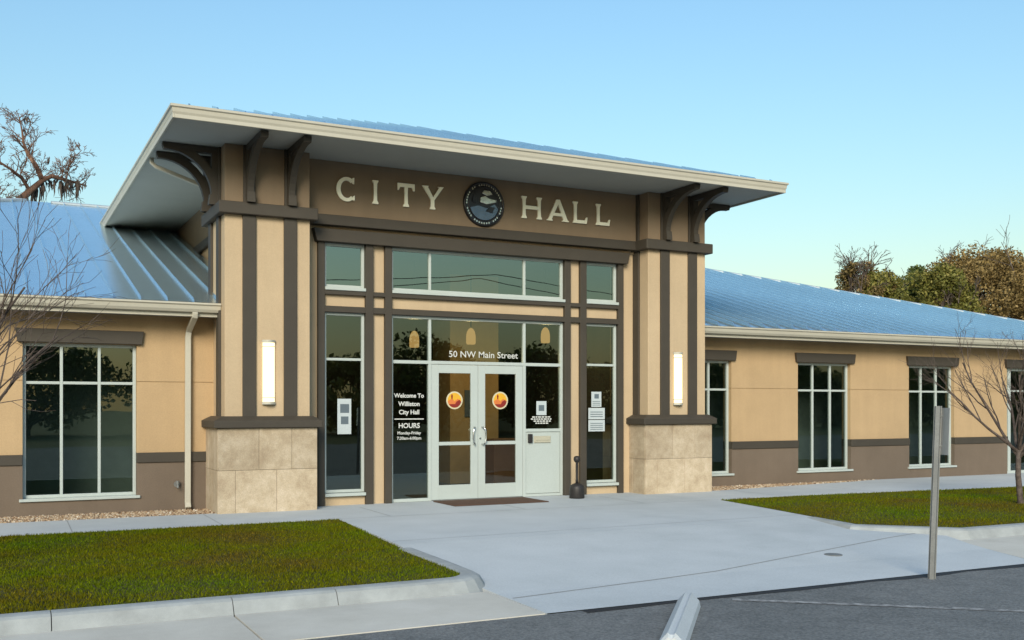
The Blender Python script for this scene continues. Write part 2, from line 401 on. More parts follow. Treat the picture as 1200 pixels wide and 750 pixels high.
grass(LR, 11.2, 24, 10.04, 15.2, 130000, 'green mown grass of the lawn right of the entrance walk')

# kerbs: swept profile, in lengths with open joints
def kerb(paths, name):
    mb = MB(); prof = [(0,-.4),(0,.006),(.03,.012),(.12,.014),(.165,.008),(.20,-.012),(.235,-.07),(.262,-.118),(.275,-.14),(.275,-.4)]
    for path in paths:
        P = [Vector((x,y,0)) for x,y in path]; m = len(prof); vs = []; fs = []
        for i, p in enumerate(P):
            d = (P[min(i+1,len(P)-1)]-P[max(i-1,0)]).normalized(); n = Vector((d.y,-d.x,0))
            if 0 < i < len(P)-1:
                d1 = (P[i]-P[i-1]).normalized(); n1 = Vector((d1.y,-d1.x,0)); n = n/max(.5,n.dot(n1))
            for o_, z in prof: vs.append(p+n*o_+Vector((0,0,z)))
        for i in range(len(P)-1):
            for k in range(m-1):
                a = i*m+k; fs.append((a, a+1, a+1+m, a+m)) 
        fs.append(tuple(range(m))); fs.append(tuple(range(len(P)*m-1, (len(P)-1)*m-1, -1)))
        mb.add(vs, fs)
    return struct(mb, name, M['kerb'], smooth=False)
ps = []
x = -36.2
while x < 2.5: ps.append([(x,9.40),(min(x+1.46,2.86)-.002,9.40)]); x += 1.466
arc = [(4.03+.27*math.sin(t),9.67-.27*math.cos(t)) for t in [R(a) for a in (0,18,36,54,72,90)]]
ps.append([(2.866,9.40),(3.6,9.40)]+arc+[(4.34,10.4),(4.38,11.6)])
kerb(ps, 'kerb')
ps = [[(11.42,12.0),(11.24,11.0),(12.20,10.02),(13.6,10.02)]]
x = 13.612
while x < 46: ps.append([(x,10.02),(x+1.45,10.02)]); x += 1.462
kerb(ps, 'kerb')
# gutter pans
gp = MB(); x = -36.2
while x < 4.3:
    x1 = min(x+2.92, 4.39); gp.box(x, x1-.008, 7.95, 9.16, -.45, -.1215); x += 2.932
gp.top([(11.04,7.95),(48,7.95),(48,9.80),(12.1,9.80),(11.80,9.72)], -.45, -.1235)
struct(gp, 'gutter_pan', M['gutterpan'])

# gravel beds: bed + loose stones
M['gravel'] = mat_mottle('river gravel bed', [(.3,(.20,.12,.07)),(.5,(.36,.25,.16)),(.7,(.50,.40,.30))], 28, 4, .95, .9, 45, 90, .25, bdist=.02)
GL = [(-12,16.88),(3.29,16.88),(3.29,17.8),(-12,17.8)]
GR = [(13.02,16.88),(13.37,16.88),(17.7,17.53),(18.9,17.74),(18.9,17.8),(13.02,17.8)]
for g in (GL,GR): struct(MB().top(g,-.3,-.012), 'gravel_bed', M['gravel'])
def mat_stones():
    m, N, L = nodes('river stones')
    out = N.new('ShaderNodeOutputMaterial'); p = N.new('ShaderNodeBsdfPrincipled'); L.new(p.outputs[0], out.inputs[0])
    g = N.new('ShaderNodeNewGeometry')
    r = ramp(N, [(0,(.14,.08,.045)),(.3,(.29,.185,.10)),(.6,(.40,.29,.18)),(.85,(.50,.41,.29)),(1,(.6,.54,.44))]); L.new(g.outputs['Random Per Island'], r.inputs[0])
    L.new(r.outputs[0], p.inputs['Base Color']); p.inputs['Roughness'].default_value = .75
    return m
M['stones'] = mat_stones()
def stones(poly, x0, x1, y0, y1, n, label):
    X = rng.uniform(x0,x1,n); Y = rng.uniform(y0,y1,n); k = inside(poly,X,Y); mb = MB()
    octv = [(1,0,0),(-1,0,0),(0,1,0),(0,-1,0),(0,0,1),(0,0,-1)]
    of = [(0,2,4),(2,1,4),(1,3,4),(3,0,4),(2,0,5),(1,2,5),(3,1,5),(0,3,5)]
    for xx, yy in zip(X[k],Y[k]):
        a = random.uniform(0,6.28); s = random.uniform(.014,.034); e = random.uniform(.6,1.); c, d = math.cos(a), math.sin(a)
        mb.add([(xx+(v[0]*c-v[1]*e*d)*s, yy+(v[0]*d+v[1]*e*c)*s, -.008+random.uniform(0,.012)+v[2]*s*.6) for v in octv], of)
    return tag(mb.build('gravel', M['stones'], smooth=True), label, 'gravel', kind='stuff')
stones(GL, -2.5, 3.29, 16.88, 17.75, 4500, 'tan and rust gravel along the left wing wall')
stones(GR, 13.02, 18.9, 16.88, 17.75, 3000, 'tan and rust gravel along the right wing wall')

# ================================================================== CITY HALL
XC = 8.18
Y0, Yw = 17.3, 17.75
hall = thing('city_hall', (XC,Y0,0), 'tan stucco city hall with brown trimmed entrance portal and blue metal roofs', 'building')
def part(mb, name, m, parent=None, **k): return mb.build(name, m, parent or hall, **k)
def W(mb, *a): mb.box(*a)

# --- wing walls (front face Yw) with window openings
WX = [(-8.9,-7.25),(-5.3,-3.65),(.45,2.14)]
WXr = [(12.80,14.42),(16.32,17.93),(19.84,21.42)]
DOOR = (23.38,25.5)
def wing_wall(x0, x1, wins, doors=()):
    up = MB(); lo = MB(); band = MB(); back = MB()
    ops = sorted([(a,b,.26,2.73) for a,b in wins]+[(a,b,.0,2.73) for a,b in doors])
    xs = x0
    segs = []
    for a,b,z0,z1 in ops:
        segs.append((xs,a)); xs = b
    segs.append((xs,x1))
    for a,b in segs:
        up.box(a,b,Yw,Yw+.28,.965,2.122); up.box(a,b,Yw,Yw+.28,2.136,2.73); up.box(a,b,Yw+.014,Yw+.27,2.115,2.14)
        part(MB().box(a,b,Yw-.012,Yw+.28,-.3,.80),'base_wall',M['taupe']); part(MB().box(a,b,Yw-.04,Yw+.28,.80,.965),'wall_band',M['brown'],bevel=.006)
    up.box(x0,x1,Yw,Yw+.28,2.73,3.30)
    for a,b in wins: part(MB().box(a,b,Yw-.012,Yw+.28,-.3,.225),'base_wall',M['taupe'])
    return up, lo, band, back
for x0,x1,wins,doors in ((-11.4,3.6,WX,()),(12.9,28.8,WXr,(DOOR,))):
    up, lo, band, back = wing_wall(x0,x1,wins,doors)
    part(up,'upper_wall',M['tan']); pass
ends = MB()
for xa, xb in ((-11.4,-11.15),(28.55,28.8)): part(MB().box(xa,xb,Yw+.28,41.8,-.3,3.3),'end_wall',M['tan'])
ends.box(-11.4,28.8,41.8,42.05,-.3,3.3); part(ends,'end_wall',M['tan'])

# --- wing windows
def window(x0, x1, z0, z1, yf, nx, split=None, fw=.05, mw=.045, gm='glass', sill=True, parent=None, split_w=.045, xs=None):
    fr = MB(); d = .07
    fr.box(x0,x0+fw,yf,yf+d,z0,z1); fr.box(x1-fw,x1,yf,yf+d,z0,z1)
    fr.box(x0+fw,x1-fw,yf+.001,yf+d,z0,z0+fw); fr.box(x0+fw,x1-fw,yf+.001,yf+d,z1-fw,z1)
    if xs is None: xs = [x0+(x1-x0)*k/nx for k in range(1,nx)]
    for xm in xs: fr.box(xm-mw/2,xm+mw/2,yf+.003,yf+d,z0+fw,z1-fw)
    cuts = [x0+fw]+[v for xm in xs for v in (xm-mw/2,xm+mw/2)]+[x1-fw]
    if split:
        for i in range(0,len(cuts),2): fr.box(cuts[i],cuts[i+1],yf+.005,yf+d,split-split_w/2,split+split_w/2)
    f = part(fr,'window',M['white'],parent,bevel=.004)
    part(MB().quad((x0+.01,yf+.04,z0+.01),(x1-.01,yf+.04,z0+.01),(x1-.01,yf+.04,z1-.01),(x0+.01,yf+.04,z1-.01)),'pane',M[gm],f)
    return f
def lintel(x0, x1):
    part(MB().front([(x0-.075,2.735),(x1+.075,2.735),(x1+.105,2.95),(x0-.105,2.95)],Yw-.075,Yw-.001),'lintel',M['brown'],bevel=.006)
for a,b in WX+WXr:
    f = window(a,b,.27,2.73,Yw+.09,3,2.10)
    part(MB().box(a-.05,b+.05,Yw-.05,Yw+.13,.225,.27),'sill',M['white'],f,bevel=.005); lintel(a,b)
    part(MB().box(a+.002,b-.002,Yw+.17,Yw+.28,.225,.30),'inner_sill',M['room'],f)
# glazed side entrance at the right end
lintel(*DOOR)
f = window(DOOR[0],DOOR[1],0.0,2.73,Yw+.09,2,2.14,fw=.07,mw=.10,xs=[DOOR[0]+.22,DOOR[0]+1.2])
part(MB().tube([(DOOR[0]+1.08,Yw+.10,.95),(DOOR[0]+1.08,Yw+.03,.98),(DOOR[0]+1.08,Yw+.03,1.27),(DOOR[0]+1.08,Yw+.10,1.30)],.012,6),'handle',M['chrome'],f)

# rooms behind the wings
for xa, xb in ((-11.1,3.4),(13.0,28.5)):
    rm = MB(); rm.quad((xa,20.2,0),(xb,20.2,0),(xb,20.2,3.25),(xa,20.2,3.25)); rm.quad((xa,18.03,3.2),(xb,18.03,3.2),(xb,20.2,3.2),(xa,20.2,3.2))
    for xx in (xa,xb): rm.quad((xx,18.03,0),(xx,20.2,0),(xx,20.2,3.2),(xx,18.03,3.2))
    part(rm,'office_wall',M['room']); part(MB().box(xa,xb,17.99,20.2,-.2,.02),'office_floor',M['roomfloor'])

# --- wing roofs
SL = .295; YE = 17.12; ZE = 3.415; YR = 29.75
def zr(y): return ZE+SL*(y-YE)
XL, XR = -12., 29.4
rf = MB()
def slope_quad(mb, pts): mb.add([(x,y,zr(y)) for x,y in pts],[tuple(range(len(pts)))])
hd = YR-YE
slope_quad(rf,[(XL,YE),(3.98,YE),(3.98,YR),(XL+hd,YR)])
slope_quad(rf,[(12.36,YE),(XR,YE),(XR-hd,YR),(12.36,YR)])
slope_quad(rf,[(3.98,26.2),(12.36,26.2),(12.36,YR),(3.98,YR)])
zR = zr(YR)
rf.quad((XR,YE,ZE),(XR,YR+hd,ZE),(XR-hd,YR+.001,zR),(XR-hd,YR,zR)); rf.quad((XL,YR+hd,ZE),(XL,YE,ZE),(XL+hd,YR,zR),(XL+hd,YR+.001,zR))
rf.quad((XL,YR+hd,ZE),(XL+hd,YR,zR),(XR-hd,YR,zR),(XR,YR+hd,ZE))
x = XL+.2
while x < XR:
    if not (3.9 < x < 12.42):
        ytop = max(YE+.15, min(YR, YE+(x-XL), YE+(XR-x))-.2)
        b_, t_, h_ = (.013,.008,.05) if x < 5 else (.021,.015,.068)
        rf.add([(x-b_,YE+.0,ZE),(x+b_,YE,ZE),(x+t_,YE+.10,zr(YE+.1)+h_),(x-t_,YE+.10,zr(YE+.1)+h_),(x-b_,ytop,zr(ytop)),(x+b_,ytop,zr(ytop)),(x+t_,ytop,zr(ytop)+h_),(x-t_,ytop,zr(ytop)+h_)],
               [(0,1,2,3),(4,7,6,5),(0,3,7,4),(1,5,6,2),(3,2,6,7)])
    x += .41
wr = part(rf,'wing_roof',M['roof'])
rc = MB()
k_ = .05; w_ = .17
def cap_strip(mb, a, b, da, db):
    up_ = Vector((0,0,k_)); a = Vector(a)+up_; b = Vector(b)+up_; a = a.lerp(b,.05); c = b+Vector(db); d = a+Vector(da)
    mb.add([a,b,c,d,c-Vector((0,0,.045)),d-Vector((0,0,.045))],[(0,1,2,3),(3,2,4,5)])
sd = SL*w_
cap_strip(rc,(XR,YE,ZE),(XR-hd,YR,zR),(-w_*1.4,0,0),(-w_*1.4,0,0)); cap_strip(rc,(XR,YE,ZE),(XR-hd,YR,zR),(0,w_*1.4,0),(0,w_*1.4,0))
cap_strip(rc,(XL,YE,ZE),(XL+hd,YR,zR),(w_*1.4,0,0),(w_*1.4,0,0)); cap_strip(rc,(XL,YE,ZE),(XL+hd,YR,zR),(0,w_*1.4,0),(0,w_*1.4,0))
cap_strip(rc,(XL+hd,YR,zR),(XR-hd,YR,zR),(0,-w_,-sd),(0,-w_,-sd)); cap_strip(rc,(XL+hd,YR,zR),(XR-hd,YR,zR),(0,w_,-sd),(0,w_,-sd))
part(rc,'ridge_cap',M['ridge'],wr)
part(MB().box(8.9+.0,9.1,20,20.2,-.3,-.29),'footing',M['mortar']) if False else None
GPROF = [(17.06,3.405),(17.06,3.375),(17.085,3.36),(17.10,3.30),(17.13,3.255),(17.20,3.25),(17.20,3.405)]
for xa,xb in ((XL-.05,3.365),(12.995,XR+.05)):
    part(MB().side(GPROF,xa,xb),'gutter',M['cream'],bevel=.004); part(MB().box(xa,xb,17.203,17.24,3.19,3.40),'fascia',M['cream']); part(MB().box(xa,xb,17.24,Yw+.02,3.22,3.245),'eave_soffit',M['soffit'])

# --- downspouts
def downspout(pts, w_=.048, straps=()):
    mb = MB(); mb.tube(pts,w_*1.3,4); o = part(mb,'downspout',M['cream'],bevel=.008)
    for z in straps: part(MB().box(pts[-1][0]-.075,pts[-1][0]+.075,Yw-.125,Yw-.005,z,z+.03),'strap',M['cream'],o)
downspout([(2.97,17.16,3.26),(2.97,17.18,3.2),(2.955,Yw-.085,3.0),(2.94,Yw-.07,2.88),(2.935,Yw-.07,.12),(2.935,Yw-.12,.03)],.05,())
downspout([(2.46,18.4,5.98),(2.46,18.4,5.89),(2.53,18.4,5.83),(3.97,18.4,5.36)],.036)

# --- portal: pillars
def pillar(x0):      # x0 left edge of the shaft
    x1 = x0+1.40; ya, yb = 16.82, 18.22
    sh = part(MB().box(x0,x1,ya,yb,1.5,4.84),'pillar',M['buff'],bevel=.006)
    part(MB().box(x0+.002,x1-.002,ya+.002,yb,5.03,5.972),'pillar_head',M['frieze'],sh,bevel=.006)
    for a in (.28,.955):
        part(MB().box(x0+a,x0+a+.215,ya-.045,ya-.0005,1.5,4.835),'board',M['brown'],sh,bevel=.005)
        for xs in (x0-.045, x1+.0005):
            part(MB().box(xs,xs+.0445,ya+a,ya+a+.215,1.5,4.835),'board',M['brown'],sh,bevel=.005)
        part(MB().box(x0+a+.01,x0+a+.205,ya-.04,ya,5.03,5.972),'board',M['brown'],sh,bevel=.005)
        for xs in (x0-.04, x1):
            part(MB().box(xs,xs+.04,ya+a+.01,ya+a+.205,5.03,5.972),'board',M['brown'],sh,bevel=.005)
    bn = MB(); bn.box(x0-.11,x1+.11,ya-.12,yb+.05,4.835,5.03); part(bn,'band',M['brown'],sh,bevel=.01)
    # stone base of two courses
    cx0, cx1, cy0 = x0-.13, x1+.10, 16.72
    st = MB(); g = .0025
    part(MB().box(cx0+.012,cx1-.012,cy0+.012,18.25,-.3,1.38),'mortar_core',M['mortar'],sh)
    def course(z0,z1,fx,sy):
        e = [cx0]+[cx0+v for v in fx]+[cx1]
        for a,b in zip(e[:-1],e[1:]): st.box(a+g,b-g,cy0,cy0+.03,z0+g,z1-g)
        e = [cy0+.03]+[cy0+v for v in sy]+[18.3]
        for a,b in zip(e[:-1],e[1:]):
            st.box(cx0,cx0+.03,a+g,b-g,z0+g,z1-g); st.box(cx1-.03,cx1,a+g,b-g,z0+g,z1-g)
    course(-.3,.69,(.28,.95),(.45,1.1)); course(.69,1.375,(.66,1.2),(.75,))
    part(st,'stone_base',M['stone'],sh,bevel=.004)
    cp = MB(); 
    A = [(cx0-.07,cy0-.07),(cx1+.07,cy0-.07),(cx1+.07,18.3),(cx0-.07,18.3)]; B = [(x0-.046,ya-.05),(x1+.046,ya-.05),(x1+.046,18.28),(x0-.046,18.28)]
    vs = [(x,y,1.378) for x,y in A]+[(x,y,1.49) for x,y in A]+[(x,y,1.565) for x,y in B]
    fs = [(3,2,1,0)]+[(i,(i+1)%4,(i+1)%4+4,i+4) for i in range(4)]+[(i+4,(i+1)%4+4,(i+1)%4+8,i+8) for i in range(4)]+[(8,9,10,11)]
    cp.add(vs,fs); part(cp,'stone_cap',M['brown'],sh,bevel=.006)
    return sh
PL = 3.37; PR = 11.59
pillar(PL); pillar(PR)
# brackets: wall post, top beam and concave curved brace
def bracket(base, out, width=.115, reach=.82, h=.90):
    """base: foot point on the wall; out: unit vector away from the wall"""
    b = Vector(base); o = Vector(out); s = Vector((o.y,-o.x,0))*(width/2)
    mb = MB()
    def ext(poly, k=1.):
        pts = [b+o*p+Vector((0,0,q)) for p,q in poly]; n = len(pts)
        vs = [tuple(p-s*k) for p in pts]+[tuple(p+s*k) for p in pts]
        mb.add(vs,[tuple(range(n)),tuple(range(2*n-1,n-1,-1))]+[(i,i+n,(i+1)%n+n,(i+1)%n) for i in range(n)])
    ext([(0,0),(.10,0),(.10,h-.1),(0,h-.1)],.97)                         # post
    ext([(0,h-.1),(reach+.03,h-.1),(reach+.05,h-.04),(reach+.05,h),(0,h)],1.03)        # beam
    n = 10; outer = []; inner = []
    r0x, r0z = reach-.10, h-.26
    for i in range(n+1):
        t = math.pi/2*i/n                                                # concave arc, centre out at (reach, .12)
        outer.append((reach-.0-r0x*math.cos(t), .14+(h-.24)*math.sin(t)))
        inner.append((reach-.0-(r0x+.13)*math.cos(t)+0.0, .14+(h-.24+.13)*math.sin(t)))
    inner = [(max(p,.05), min(q,h-.05)) for p,q in inner]
    for i in range(n):
        ext([outer[i],outer[i+1],inner[i+1],inner[i]],.90)
    ext([(0,-.0),(.145,0),(.145,.05),(.125,.17),(0,.17)],1.12)           # foot block
    return part(mb,'bracket',M['brown'])
for x0 in (PL,PR):
    for a in (.3875,1.0625):
        bracket((x0+a,16.78,5.03),(0,-1,0),reach=1.0,h=.935)
        bracket((x0-.04,16.82+a,5.03),(-1,0,0),h=.935) if x0 == PL else bracket((x0+1.44,16.82+a,5.03),(1,0,0),h=.935)

# --- portal upper walls
up = MB()
up.box(4.772,11.588,17.2,17.48,5.03,5.972)
for xa in (4.02,12.06): part(MB().box(xa,xa+.28,18.2,32,5.2,5.972),'frieze_wall',M['frieze'])
part(up,'frieze_wall',M['frieze'])
for xa in (4.03,12.06): part(MB().box(xa,xa+.27,18.2,32,-.3,5.02),'portal_side_wall',M['tan'])
for xa in (3.95,12.06): part(MB().box(xa,xa+.35,18.28,32,5.02,5.2),'portal_band',M['brown'],bevel=.008)
bm = MB(); bm.box(4.8,11.57,17.1,17.5,4.85,5.028); part(bm,'portal_band',M['brown'],bevel=.008)

# --- entry wall
V = [(5.03,5.15),(5.89,6.03),(6.25,6.38),(9.93,10.06),(10.28,10.42),(11.16,11.28)]
BAY = [(5.15,5.89),(6.03,6.25),(6.38,9.93),(10.06,10.28),(10.42,11.16)]
for a,b in V: part(MB().box(a,b,17.22,17.52,-.05,4.57),'upright',M['brown'],bevel=.005)
for a,b in BAY:
    for z0,z1 in ((3.67,3.745),(3.365,3.47)): part(MB().box(a,b,17.223,17.52,z0,z1),'rail',M['brown'],bevel=.004)
class Panels:
    def box(s,*a): part(MB().box(*a),'wall_panel',M['buff'])
ew = Panels()
ew.box(4.772,5.03,Y0,17.52,-.05,4.79); ew.box(11.28,11.588,Y0,17.52,-.05,4.79)
for a,b in BAY: ew.box(a,b,Y0,17.52,3.47,3.67)
for a,b in (BAY[1],BAY[3]): ew.box(a,b,Y0,17.52,-.05,3.365); ew.box(a,b,Y0,17.52,3.745,4.57)
for a,b in (BAY[0],BAY[4]): ew.box(a,b,Y0-.01,17.52,-.05,.15)
ew.box(4.775,11.585,17.27,17.52,4.79,4.85)
part(MB().front([(4.99,4.57),(11.33,4.57),(11.39,4.79),(4.93,4.79)],17.14,17.53),'header',M['brown'],bevel=.006)

# --- entry glazing
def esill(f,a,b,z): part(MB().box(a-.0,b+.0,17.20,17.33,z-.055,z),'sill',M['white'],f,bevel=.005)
gy = 17.31
for (a,b) in (BAY[0],BAY[4]):
    f = window(a,b,3.80,4.57,gy,1,gm='glasshi'); esill(f,a+.002,b-.002,3.80)
    f = window(a,b,.22,3.365,gy,1,2.55); esill(f,a+.002,b-.002,.215)
a,b = BAY[2]
f = window(a,b,3.80,4.57,gy,3,gm='glasshi',xs=[7.145,9.09]); esill(f,a+.002,b-.002,3.80)
# storefront
f = MB(); fw = .05; z1 = 3.365; d = .1
f.box(a,a+.05,gy,gy+d,0,z1); f.box(b-.05,b,gy,gy+d,0,z1)
f.box(a+.05,b-.05,gy+.001,gy+d,z1-.05,z1); f.box(a+.05,b-.05,gy+.001,gy+d,2.50,2.56)
for xm in (7.145,9.09):
    f.box(xm-.03,xm+.03,gy+.003,gy+d,0,2.50); f.box(xm-.025,xm+.025,gy+.003,gy+d,2.56,z1-.05)
f.box(a+.05,7.115,gy+.002,gy+d,0,.06); f.box(9.12,b-.05,gy+.002,gy+d,1.24,1.30); f.box(9.12,b-.05,gy+.002,gy+d,0,.05)
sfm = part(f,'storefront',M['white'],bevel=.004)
gl = MB(); yg = gy+.05
for x0,x1,z0,z1_ in ((a+.04,7.13,2.55,3.32),(7.16,9.07,2.55,3.32),(9.11,b-.04,2.55,3.32),(a+.04,7.125,.05,2.51),(9.11,b-.04,1.29,2.51)):
    gl.quad((x0,yg,z0),(x1,yg,z0),(x1,yg,z1_),(x0,yg,z1_))
part(gl,'pane',M['glass'],sfm)
part(MB().box(9.125,b-.055,gy+.02,gy+.06,.055,1.235),'panel',M['panel'],sfm,bevel=.006)
ms = MB(); ms.box(9.30,9.66,gy-.004,gy+.02,1.03,1.16); o = part(ms,'mail_slot',M['brass'],sfm,bevel=.006)
text_mb(t := MB(), 'MAIL', .045, 9.48, gy-.012, 1.13, bold=.0015) if False else None
part(MB().box(9.33,9.63,gy-.012,gy-.004,1.075,1.115),'mail_slot',M['brass'],sfm,bevel=.003)
part(MB().box(9.165,9.255,gy-.03,gy+.02,1.03,1.20),'keypad',M['black'],sfm,bevel=.01)
tm = MB(); text_mb(tm,'50 NW Main Street',.165,8.25,yg-.004,2.69,bold=.0012,sx=1.08); part(tm,'lettering',M['letter'],sfm)
cx = 6.755
for s_,sz,z,bo in (('Welcome To',.106,1.92,.003),('Williston',.112,1.77,.003),('City Hall',.112,1.62,.003),('HOURS',.125,1.375,.003),('Monday-Friday',.076,1.245,.0015),('7:30am-6:00pm',.076,1.15,.0015)):
    tm = MB(); text_mb(tm,s_,sz,cx,yg-.004,z,bold=bo,sx=1.0); part(tm,'lettering',M['letter'],sfm)
tm = MB(); tm.quad((6.47,yg-.004,1.49),(7.04,yg-.004,1.49),(7.04,yg-.004,1.508),(6.47,yg-.004,1.508)); part(tm,'divider_line',M['letter'],sfm)
# doors
def door(x0,x1,hx,hs):
    mb = MB(); z0,z1 = .015,2.495; st = .145; y = gy+.012; d = .05
    mb.box(x0,x0+st,y,y+d,z0,z1); mb.box(x1-st,x1,y,y+d,z0,z1)
    mb.box(x0+st,x1-st,y+.001,y+d,z0,.28); mb.box(x0+st,x1-st,y+.001,y+d,2.34,z1); mb.box(x0+st,x1-st,y+.006,y+d,1.01,1.075)
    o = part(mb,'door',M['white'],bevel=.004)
    part(MB().quad((x0+st-.01,y+.03,.27),(x1-st+.01,y+.03,.27),(x1-st+.01,y+.03,2.35),(x0+st-.01,y+.03,2.35)),'pane',M['doorglass'],o)
    h = MB(); h.tube([(hx,y+.0,1.02),(hx+hs*.01,y-.06,1.02),(hx+hs*.035,y-.075,1.06),(hx+hs*.05,y-.075,1.12),(hx+hs*.05,y-.075,1.24),(hx+hs*.035,y-.075,1.30),(hx+hs*.01,y-.06,1.34),(hx,y,1.34)],.014,8)
    part(h,'handle',M['chrome'],o,smooth=True)
    cx = (x0+x1)/2; cz = 1.84; yd = y+.024
    part(MB().disc(cx,yd,cz,.165,yd+.003),'decal',M['d_cream'],o)
    part(MB().disc(cx,yd-.002,cz,.138,yd+.0005),'decal',M['d_yellow'],o)
    part(MB().front([(cx+.136*math.cos(R(t)),cz+.136*math.sin(R(t))) for t in range(185,356,10)]+[(cx+.06,cz+.03),(cx+.0,cz-.015),(cx-.05,cz+.035)],yd-.004,yd-.0015),'decal',M['d_orange'],o)
    part(MB().front([(cx+.133*math.cos(R(t)),cz+.133*math.sin(R(t))) for t in range(212,350,8)]+[(cx+.10,cz+.012),(cx+.04,cz-.02),(cx+.01,cz-.07)],yd-.0055,yd-.0035),'decal',M['d_red'],o)
    part(MB().front([(cx-.065,cz+.03),(cx-.045,cz+.02),(cx-.035,cz+.09),(cx-.055,cz+.12),(cx-.07,cz+.08)],yd-.006,yd-.0025),'decal',M['d_red'],o)
    return o
door(7.178,8.113,8.035,-1); door(8.119,9.056,8.195,1)
dk = MB(); dk.box(7.115,9.12,gy+.004,gy+.1,-.02,.012); part(dk,'threshold',M['steel'])
part(MB().tube([(8.155,gy+.012,1.13),(8.155,gy-.004,1.13)],.018,10),'lock',M['chrome'])

# --- lobby inside
lb = MB()
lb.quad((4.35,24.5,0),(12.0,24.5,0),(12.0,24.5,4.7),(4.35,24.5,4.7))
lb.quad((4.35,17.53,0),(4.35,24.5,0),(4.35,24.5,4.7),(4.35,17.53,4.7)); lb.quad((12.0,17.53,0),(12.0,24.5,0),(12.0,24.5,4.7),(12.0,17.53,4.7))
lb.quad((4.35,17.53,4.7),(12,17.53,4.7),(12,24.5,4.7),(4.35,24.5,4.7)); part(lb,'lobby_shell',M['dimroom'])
part(MB().box(4.35,12,17.5,24.5,-.2,.004),'lobby_floor',M['roomfloor'])
part(MB().box(9.15,10.35,21,22,0.004,4.69),'lobby_wall',M['lobby']); part(MB().box(9.75,11.9,20.0,20.6,.004,1.02),'reception_desk',M['desk']); part(MB().box(9.5,9.85,20.97,20.995,1.5,2.1),'framed_board',M['ink'])
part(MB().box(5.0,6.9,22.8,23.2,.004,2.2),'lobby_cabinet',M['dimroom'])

# --- portal roof
ex0,ex1,ey0 = 2.40,13.96,15.58; EB = 33.; zs = 5.975
part(MB().box(ex0,ex1,ey0,EB,zs,zs+.02),'portal_soffit',M['soffit'])
# vent strip lines in the soffit and an inner lip
lip = MB(); lip.box(ex0-.0,ex1,ey0-.03,ey0,zs-.035,6.10); lip.box(ex0-.03,ex0,ey0-.03,EB,zs-.035,6.10); lip.box(ex1,ex1+.03,ey0-.03,EB,zs-.035,6.10)
part(lip,'portal_fascia',M['cream'],bevel=.004)
def ring(off, zlo, zhi):
    return off, zlo, zhi
gx0,gx1,gy0 = 2.335,14.025,15.505
gtr = MB()
prof = [(.0,6.135),(.0,6.10),(.022,6.085),(.03,6.03),(.05,5.985),(.075,5.97),(.075,6.135)]   # inward offset, z
def corner(o_,z): return [(gx0+o_,EB,z),(gx0+o_,gy0+o_,z),(gx1-o_,gy0+o_,z),(gx1-o_,EB,z)]
rws = [corner(o_,z) for o_,z in prof]
vs = [p for r in rws for p in r]; n = len(rws)
fs = []
for i in range(n):
    j = (i+1)%n
    for k in range(3): fs.append((i*4+k, i*4+k+1, j*4+k+1, j*4+k))
fs.append(tuple(i*4 for i in range(n))); fs.append(tuple(i*4+3 for i in range(n-1,-1,-1)))
gtr.add(vs,fs); part(gtr,'portal_gutter',M['cream'])
rx0,rx1,ry0,rz = 2.37,13.99,15.54,6.12; ps_ = .318; half = (rx1-rx0)/2; ax = (rx0+rx1)/2; ay = ry0+half; az = rz+ps_*half
pr = MB()
pr.add([(rx0,ry0,rz),(rx1,ry0,rz),(ax,ay,az)],[(0,1,2)]); pr.quad((rx0,EB,rz),(rx0,ry0,rz),(ax,ay,az),(ax,EB,az)); pr.quad((rx1,ry0,rz),(rx1,EB,rz),(ax,EB,az),(ax,ay,az))
x = rx0+.25
while x < rx1:
    L_ = max(.14,min(x-rx0, rx1-x)-.18); yt = ry0+L_; zt = rz+ps_*L_
    pr.add([(x-.012,ry0,rz),(x+.012,ry0,rz),(x+.012,ry0+.12,rz+.12*ps_+.042),(x-.012,ry0+.12,rz+.12*ps_+.042),(x-.012,yt,zt),(x+.012,yt,zt),(x+.012,yt,zt+.042),(x-.012,yt,zt+.042)],[(0,1,2,3),(0,3,7,4),(1,5,6,2),(3,2,6,7)])
    x += .41
y = ry0+.25
while y < EB:
    L_ = max(.05,min(y-ry0, half)-.18)
    for xa, sg in ((rx0,1),(rx1,-1)):
        xb = xa+sg*L_; zt = rz+ps_*L_
        pr.add([(xa,y-.012,rz),(xa,y+.012,rz),(xa,y+.012,rz+.042),(xa,y-.012,rz+.042),(xb,y-.012,zt),(xb,y+.012,zt),(xb,y+.012,zt+.042),(xb,y-.012,zt+.042)],[(0,1,2,3),(0,3,7,4),(1,5,6,2),(3,2,6,7)])
    y += .41
pro = part(pr,'portal_roof',M['roof'])
pc = MB(); sd = ps_*w_
cap_strip(pc,(ax,ay,az),(ax,EB,az),(-w_,0,-sd),(-w_,0,-sd)); cap_strip(pc,(ax,ay,az),(ax,EB,az),(w_,0,-sd),(w_,0,-sd))
part(pc,'ridge_cap',M['ridge'],pro)
# small spigot on the left wing
hb = MB(); hb.tube([(2.77,Yw-.01,.43),(2.77,Yw-.03,.43)],.05,12); hb.tube([(2.77,Yw-.02,.43),(2.77,Yw-.10,.42),(2.77,Yw-.13,.37)],.018,8); hb.tube([(2.77,Yw-.09,.43),(2.77,Yw-.09,.49)],.03,8)
part(hb,'spigot',M['steel'],smooth=False)

